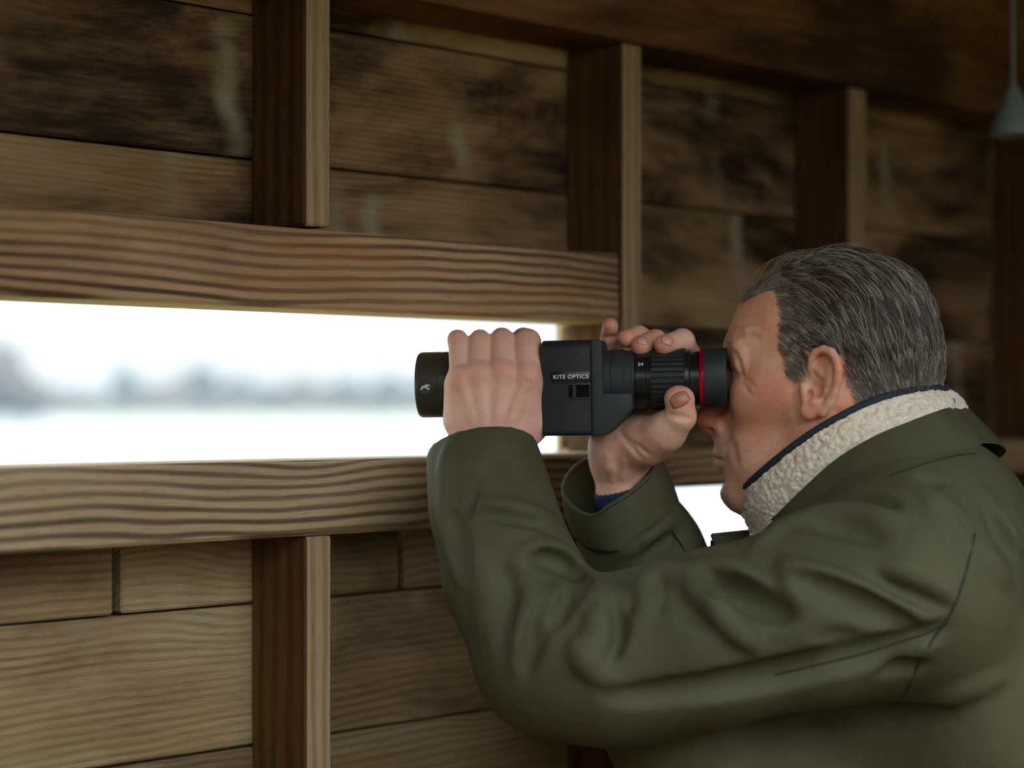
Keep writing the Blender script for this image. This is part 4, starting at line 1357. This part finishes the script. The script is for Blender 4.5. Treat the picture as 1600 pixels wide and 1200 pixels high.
# lapel flap at the open front, far side
def quad_slab(name, pix, m, parent, th=0.004, bev=0.0012):
    q = [P(*p) for p in pix]
    bm = bmesh.new()
    a = [bm.verts.new(v) for v in q]
    nrm = np.cross(q[1] - q[0], q[2] - q[0]); nrm /= np.linalg.norm(nrm)
    b = [bm.verts.new(v + nrm * th) for v in q]
    n = len(q)
    bm.faces.new(a); bm.faces.new(b[::-1])
    for i in range(n): bm.faces.new((a[i], b[i], b[(i + 1) % n], a[(i + 1) % n]))
    bmesh.ops.recalc_face_normals(bm, faces=bm.faces)
    bmesh.ops.bevel(bm, geom=list(bm.edges), offset=bev, segments=2, affect='EDGES')
    return auto_smooth(link(name, bm_mesh(name, bm), M[m], parent), 40)
quad_slab('lapel_flap', [(1110, 832, 20), (1178, 825, 40), (1172, 846, 10), (1119, 856, -10)], 'jacket', jacket)
quad_slab('lapel_facing', [(1111, 842, 34), (1172, 838, 44), (1180, 900, 40), (1111, 900, 40)], 'lining', jacket)

# ------------------------------------------------------------------ hair
def hair_mat():
    t = NT('greying_hair')
    tc = t.node('ShaderNodeTexCoord', out=3)
    at = t.node('ShaderNodeAttribute', out=2, attribute_name='tone')
    col = t.mix(at, srgb(58, 42, 31), srgb(208, 200, 190))
    n = t.noise(tc, 400, 2)
    col = t.mix(t.math('MULTIPLY', n, 0.25), col, srgb(84, 62, 46))
    t.b.inputs['Specular IOR Level'].default_value = 0.6
    return t.done(col, 0.42)
M['hair'] = hair_mat()

def to_local(p):
    """apparent near-side column, row and lat of world points (mirrored to the near side)"""
    p = np.atleast_2d(p)
    px = 800 + p[:, 0] / p[:, 1] * F
    py = HZ + (H - p[:, 2]) / p[:, 1] * F
    dz = (p[:, 1] - YS) / S - HDZ
    # solve mid, lat from px = mid + lat*SP ; dz = lat*CP - (mid-HC)*TP
    lat = (dz + (px - HC) * TP) / (CP + SP * TP)
    mid = px - lat * SP
    near = mid - np.abs(lat) * SP
    return near, py, lat, mid

def inside(poly, x, y):
    poly = np.array(poly); r = np.zeros(len(x), bool)
    j = len(poly) - 1
    for i in range(len(poly)):
        xi, yi = poly[i]; xj, yj = poly[j]
        c = ((yi > y) != (yj > y)) & (x < (xj - xi) * (y - yi) / (yj - yi + 1e-12) + xi)
        r ^= c; j = i
    return r
SCALP = [(1140, 380), (1140, 476), (1160, 474), (1185, 459), (1207, 449), (1213, 470), (1216, 500), (1214, 540), (1222, 562), (1226, 588), (1244, 592), (1252, 568), (1264, 546), (1290, 534), (1312, 548), (1320, 580), (1324, 610), (1340, 634), (1366, 660), (1400, 690), (1520, 690), (1520, 360), (1150, 360)]
hn, hpy, hlat, hmid = to_local(hv)
mask = inside(SCALP, hn, hpy) & ~((np.abs(hlat) > 112) & (hn > 1255) & (hn < 1318) & (hpy > 540))
# front hairline across the top of the forehead
mask &= ~((hmid < 1190) & (hpy > 478))
cand = np.nonzero(mask)[0]
def smooth_noise(p, sc, seed):
    r = np.random.default_rng(seed)
    out = 0
    for _ in range(5):
        w = r.normal(0, sc, 3); out = out + np.sin(p @ w + r.uniform(0, 6.28))
    return out / 5

def strands(roots, steps, seglen, rad, lift, seed, wild=0.0, tone_bias=0.0):
    n = len(roots)
    r = np.random.default_rng(seed)
    p = roots.copy()
    paths = [p.copy()]
    nx_, py_, lat_, mid_ = to_local(p)
    clump = smooth_noise(p, 260, seed + 1)
    cl2 = smooth_noise(p, 90, seed + 2)
    for k in range(steps):
        near, py, lat, mid = to_local(p)
        g = head.grad(p)
        # combing direction: back over the crown, down the back and sides
        q = np.clip((mid - 1200) / 250, 0, 1)
        side = np.clip((np.abs(lat) - 40) / 70, 0, 1)
        down = np.clip(0.10 + 1.5 * q ** 1.6 + side * (0.25 + 0.5 * q), 0, 3)
        d = -AX[0][None] * (1.0 - 0.35 * q)[:, None] - AX[2][None] * down[:, None]
        d = d + AX[1][None] * (0.18 * clump + 0.22 * cl2)[:, None] + AX[2][None] * (0.12 * clump)[:, None]
        d = d - g * (d * g).sum(1, keepdims=True)
        d /= np.maximum(np.linalg.norm(d, axis=1, keepdims=True), 1e-9)
        d = d + r.normal(0, 0.10 + wild, (n, 3))
        d /= np.linalg.norm(d, axis=1, keepdims=True)
        p = p + d * seglen[:, None]
        dist = head.sample(p)
        f = (k + 1) / steps
        tgt = lift * np.sin(np.pi * min(1, 0.15 + 0.75 * f)) if steps > 4 else lift * f
        tgt = tgt * (1 + 0.35 * clump)
        p = p + g * np.clip(tgt - dist, -0.003, 0.003)[:, None]
        paths.append(p.copy())
    paths = np.array(paths)                        # (steps+1, n, 3)
    # locks: strands gather towards a guide strand
    from mathutils.kdtree import KDTree
    ng = max(20, n // 14)
    gi = r.choice(n, ng, replace=False)
    kd = KDTree(ng)
    for i_, q_ in enumerate(roots[gi]): kd.insert(q_, i_)
    kd.balance()
    near_g = gi[np.array([kd.find(q_)[1] for q_ in roots])]
    wt_ = (np.linspace(0, 1, steps + 1) ** 0.8 * r.uniform(0.45, 0.8))[:, None, None]
    paths = paths + wt_ * (paths[:, near_g] - paths)
    m = steps + 1
    ns = 3
    d = np.gradient(paths, axis=0); d /= np.maximum(np.linalg.norm(d, axis=2, keepdims=True), 1e-9)
    u = np.cross(d, np.array([0.3, 0.9, 0.2])); u /= np.maximum(np.linalg.norm(u, axis=2, keepdims=True), 1e-9)
    w = np.cross(d, u)
    tap = np.linspace(1, 0.35, m)[:, None, None] * (rad[None, :, None] if hasattr(rad, '__len__') else rad)
    V = np.stack([paths + tap * (u * math.cos(a) + w * math.sin(a)) for a in (0, 2.094, 4.189)], 2)   # m,n,3,3
    idx = np.arange(m * n * ns).reshape(m, n, ns)
    fs = []
    for j in range(ns):
        j2 = (j + 1) % ns
        fs.append(np.stack([idx[:-1, :, j], idx[:-1, :, j2], idx[1:, :, j2], idx[1:, :, j]], -1).reshape(-1, 4))
    lock = r.uniform(0, 1, n)[near_g] * 0.55 + r.uniform(0, 1, n) * 0.45
    tone = np.where(lock > 0.66, r.uniform(0.45, 1.0, n), r.uniform(0.0, 0.16, n))
    tone = np.clip(tone + tone_bias, 0, 1)
    T = np.repeat(np.repeat(tone[None, :, None], m, 0), ns, 2).ravel()
    return V.reshape(-1, 3), np.concatenate(fs), T

def near_weight(i):
    return np.where(hlat[i] < 30, 1.0, 0.35)
hv_l, hq_l, ht_l = [], [], []
def add_hair(sel, n, steps, length, rad, lift, seed, wild=0.0, bias=0.0):
    if len(sel) == 0: return
    w = near_weight(sel); w = w / w.sum()
    ids_ = rng.choice(sel, n, p=w)
    roots = hv[ids_] + rng.normal(0, 0.0008, (n, 3))
    g = head.grad(roots)
    roots = roots - g * head.sample(roots)[:, None]
    near, py, lat, mid = to_local(roots)
    grey = np.clip((py - 540) / 60, 0, 1) * 0.28 + np.clip((1260 - near) / 60, 0, 1) * 0.18
    ln = length(near, py, lat, mid) * rng.uniform(0.7, 1.15, n)
    V, Q, T_o = strands(roots, steps, ln / steps, rad * rng.uniform(0.7, 1.4, n), lift(near, py, lat, mid), seed, wild, bias)
    gT = np.repeat(np.repeat(grey[None, :, None], steps + 1, 0), 3, 2).ravel()
    o = sum(len(v) for v in hv_l)
    hv_l.append(V); hq_l.append(Q + o); ht_l.append(np.clip(T_o + gT, 0, 1))
def L_main(near, py, lat, mid):
    top = np.clip((560 - py) / 150, 0, 1)
    return 0.010 + 0.050 * top ** 0.8
def lift_main(near, py, lat, mid):
    top = np.clip((600 - py) / 200, 0, 1)
    edge = np.clip((near - 1205) / 60, 0.15, 1)
    return (0.0018 + 0.0058 * top) * edge
side_sel = cand[(hpy[cand] > 500)]
top_sel = cand[(hpy[cand] <= 520)]
add_hair(top_sel, 13000, 9, L_main, 0.00019, lift_main, 11)
add_hair(side_sel, 10000, 6, lambda a, b, c_, d: 0.011 + 0.020 * np.clip((600 - b) / 110, 0, 1) * np.clip((a - 1240) / 90, 0.1, 1), 0.00018, lambda a, b, c_, d: 0.0018 + 0.003 * np.clip((640 - b) / 120, 0, 1) * np.clip((a - 1230) / 60, 0.2, 1), 12)
add_hair(top_sel, 260, 12, lambda *a: 0.075 + 0 * a[0], 0.00022, lambda *a: 0.014 + 0 * a[0], 13, 0.05, 0.25)
edge_sel = cand[(hn[cand] < 1262) & (hpy[cand] > 455)]
add_hair(edge_sel, 2200, 5, lambda *a: 0.011 + 0 * a[0], 0.00012, lambda *a: 0.0016 + 0 * a[0], 14, 0.12, 0.12)
V = np.concatenate(hv_l); Q = np.concatenate(hq_l); T_all = np.concatenate(ht_l).astype(np.float32)
hme = mesh_np('hair', V, Q)
at = hme.attributes.new('tone', 'FLOAT', 'POINT'); at.data.foreach_set('value', T_all)
hair = link('hair', hme, M['hair'], person, True)
hair['label'] = 'brown hair streaked with grey, combed back'
hair['kind'] = 'stuff'
# scalp layer under the strands: dark undercoat hugging the skull
sel = mask.copy()
d_in = np.zeros(len(hv))
poly_ = np.array(SCALP, float)
def edge_dist(x, y):
    best = np.full(len(x), 1e9)
    for i in range(len(poly_)):
        a_, b_ = poly_[i - 1], poly_[i]
        if max(a_[1], b_[1]) < 385 or min(a_[0], b_[0]) > 1400: continue
        ab_ = b_ - a_; tt_ = np.clip(((x - a_[0]) * ab_[0] + (y - a_[1]) * ab_[1]) / (ab_ @ ab_), 0, 1)
        best = np.minimum(best, np.hypot(x - a_[0] - tt_ * ab_[0], y - a_[1] - tt_ * ab_[1]))
    return best
ed = edge_dist(hn, hpy)
sel &= ed > 17 + 7 * smooth_noise(hv, 900, 8) + rng.uniform(0, 9, len(hv))
fm = sel[hq].all(1)
used = np.unique(hq[fm]); remap = -np.ones(len(hv), int); remap[used] = np.arange(len(used))
gs = head.grad(hv[used])
near_u, py_u, lat_u, mid_u = to_local(hv[used])
thick = 0.0008 + 0.0035 * np.clip((590 - py_u) / 150, 0, 1) * np.clip((near_u - 1215) / 70, 0, 1)
und = mesh_np('undercoat', hv[used] + gs * thick[:, None], remap[hq[fm]])
at = und.attributes.new('tone', 'FLOAT', 'POINT')
at.data.foreach_set('value', (0.03 + 0.22 * np.clip((py_u - 540) / 60, 0, 1) + 0.06 * (smooth_noise(hv[used], 500, 5) + 0.5)).astype(np.float32))
uo = link('hair_undercoat', und, M['hair'], person, True)
# eyebrow and stubble
def short_hairs(name, centre_sel, n, ln, rad, tone, seed, direction):
    r = np.random.default_rng(seed)
    ids_ = r.choice(centre_sel, n)
    p = hv[ids_] + r.normal(0, 0.0006, (n, 3))
    g = head.grad(p); p = p - g * head.sample(p)[:, None]
    d = np.array(direction)[None] + 0.8 * g + r.normal(0, 0.35, (n, 3))
    d /= np.linalg.norm(d, axis=1, keepdims=True)
    tip = p + d * (ln * r.uniform(0.6, 1.2, n))[:, None]
    u = np.cross(d, (0.2, 0.9, 0.3)); u /= np.linalg.norm(u, axis=1, keepdims=True); w = np.cross(d, u)
    base = [p + rad * (u * math.cos(a) + w * math.sin(a)) for a in (0, 2.094, 4.189)]
    V = np.stack(base + [tip], 1).reshape(-1, 3)
    i = np.arange(n) * 4
    Fc = np.concatenate([np.stack([i + a, i + b, i + 3], 1) for a, b in ((0, 1), (1, 2), (2, 0))])
    me = mesh_np(name, V, Fc)
    at = me.attributes.new('tone', 'FLOAT', 'POINT')
    at.data.foreach_set('value', np.repeat(np.clip(r.normal(tone, 0.2, n), 0, 1), 4).astype(np.float32))
    return link(name, me, M['hair'], person)
st_h = stub[:len(hv)]
sb = short_hairs('stubble', np.nonzero((st_h > 0.25) & (hlat < 40))[0], 4200, 0.0017, 0.00010, 0.9, 3, AX[2] * -0.8 - AX[0] * 0.3)
sb['kind'] = 'stuff'; sb['label'] = 'short grey stubble'
brow_sel = np.nonzero((np.abs(hn - 1147) < 9) & (np.abs(hpy - 543) < 8) & (np.abs(hlat) > 10) & (np.abs(hlat) < 80))[0]
if len(brow_sel) > 10:
    eb = short_hairs('eyebrow', brow_sel, 160, 0.006, 0.00008, 0.5, 4, -AX[0] * 0.6 + AX[2] * 0.2)
    eb['kind'] = 'stuff'

# ------------------------------------------------------------------ out of frame: trousers, boots, bench
M['trousers'] = plain('brown_trousers', srgb(84, 74, 58), 0.85, bump=(300, 0.4, 0.001))
M['boot'] = plain('brown_boot_leather', srgb(70, 50, 34), 0.5)
tf = Field((-0.10, 1.35, -0.02), (0.75, 2.15, 0.72), 0.011)
for sg in (-1, 1):
    yo = 1.73 + sg * 0.11
    tf.chain([(0.56, yo, 0.53), (0.16, yo + sg * 0.03, 0.535), (0.14, yo + sg * 0.03, 0.12)], (0.105, 0.078, 0.062), 0.02)
tf.chain([(0.56, 1.62, 0.55), (0.56, 1.84, 0.55)], (0.125, 0.125), 0.04)
tv, tq = tf.mesh()
link('trousers', mesh_np('trousers', relax(tv, tq, 2), tq), M['trousers'], person, True)
for sg in (-1, 1):
    yo = 1.73 + sg * 0.14
    bf = Field((-0.12, yo - 0.09, -0.01), (0.26, yo + 0.09, 0.26), 0.007)
    bf.chain([(0.16, yo, 0.20), (0.155, yo, 0.07)], (0.055, 0.052), 0.02)
    bf.chain([(0.155, yo, 0.055), (-0.02, yo, 0.045)], (0.05, 0.042), 0.02)
    bf.plane_cut((0.1, yo, 0.004), (0, 0, -1), 0.004, 0.3)
    v_, q_ = bf.mesh()
    link('boot', mesh_np('boot', relax(v_, q_, 1), q_), M['boot'], person, True)
bench = empty('bench', (0.60, 1.70, 0.0), (0, 0, -math.pi / 4))
props(bench, 'plain plank bench under the seated man', 'bench')
for k in range(2):
    o = link('seat_plank', box_mesh('seat_plank', 1.1, 0.14, 0.035, 0.004), M['stud'], bench); o.rotation_euler = (0, 0, math.pi / 2)
    o.location = (-0.075 + 0.15 * k, 0, 0.4)
for yy in (-0.45, 0.45):
    for xx in (-0.11, 0.11):
        o = link('leg', box_mesh('leg', 0.381, 0.05, 0.05, 0.004), M['stud'], bench)
        o.rotation_euler = (0, -math.pi / 2, 0)
        o.location = (xx, yy, 0.191)

# pale pendant hanging near the end of the roof beam
M['pendant'] = plain('pale_grey_metal', srgb(128, 140, 146), 0.5)
pz = P(1583, 132, 760)
pend = empty('pendant_lamp', pz)
props(pend, 'pale grey cone-shaped pendant hanging on a cord under the dark roof beam', 'lamp')
sh = link('shade', lathe_mesh('shade', [(0, 0.004), (-0.012, 0.010), (-0.05, 0.026), (-0.056, 0.025), (-0.05, 0.022), (-0.012, 0.006)], 28), M['pendant'], pend)
sh.rotation_euler = (0, -math.pi / 2, 0); auto_smooth(sh, 50)
cl = ZTOP - pz[2]
cd = link('cord', lathe_mesh('cord', [(0, 0.0022), (cl, 0.0022)], 8), M['pendant'], pend)
cd.rotation_euler = (0, -math.pi / 2, 0)
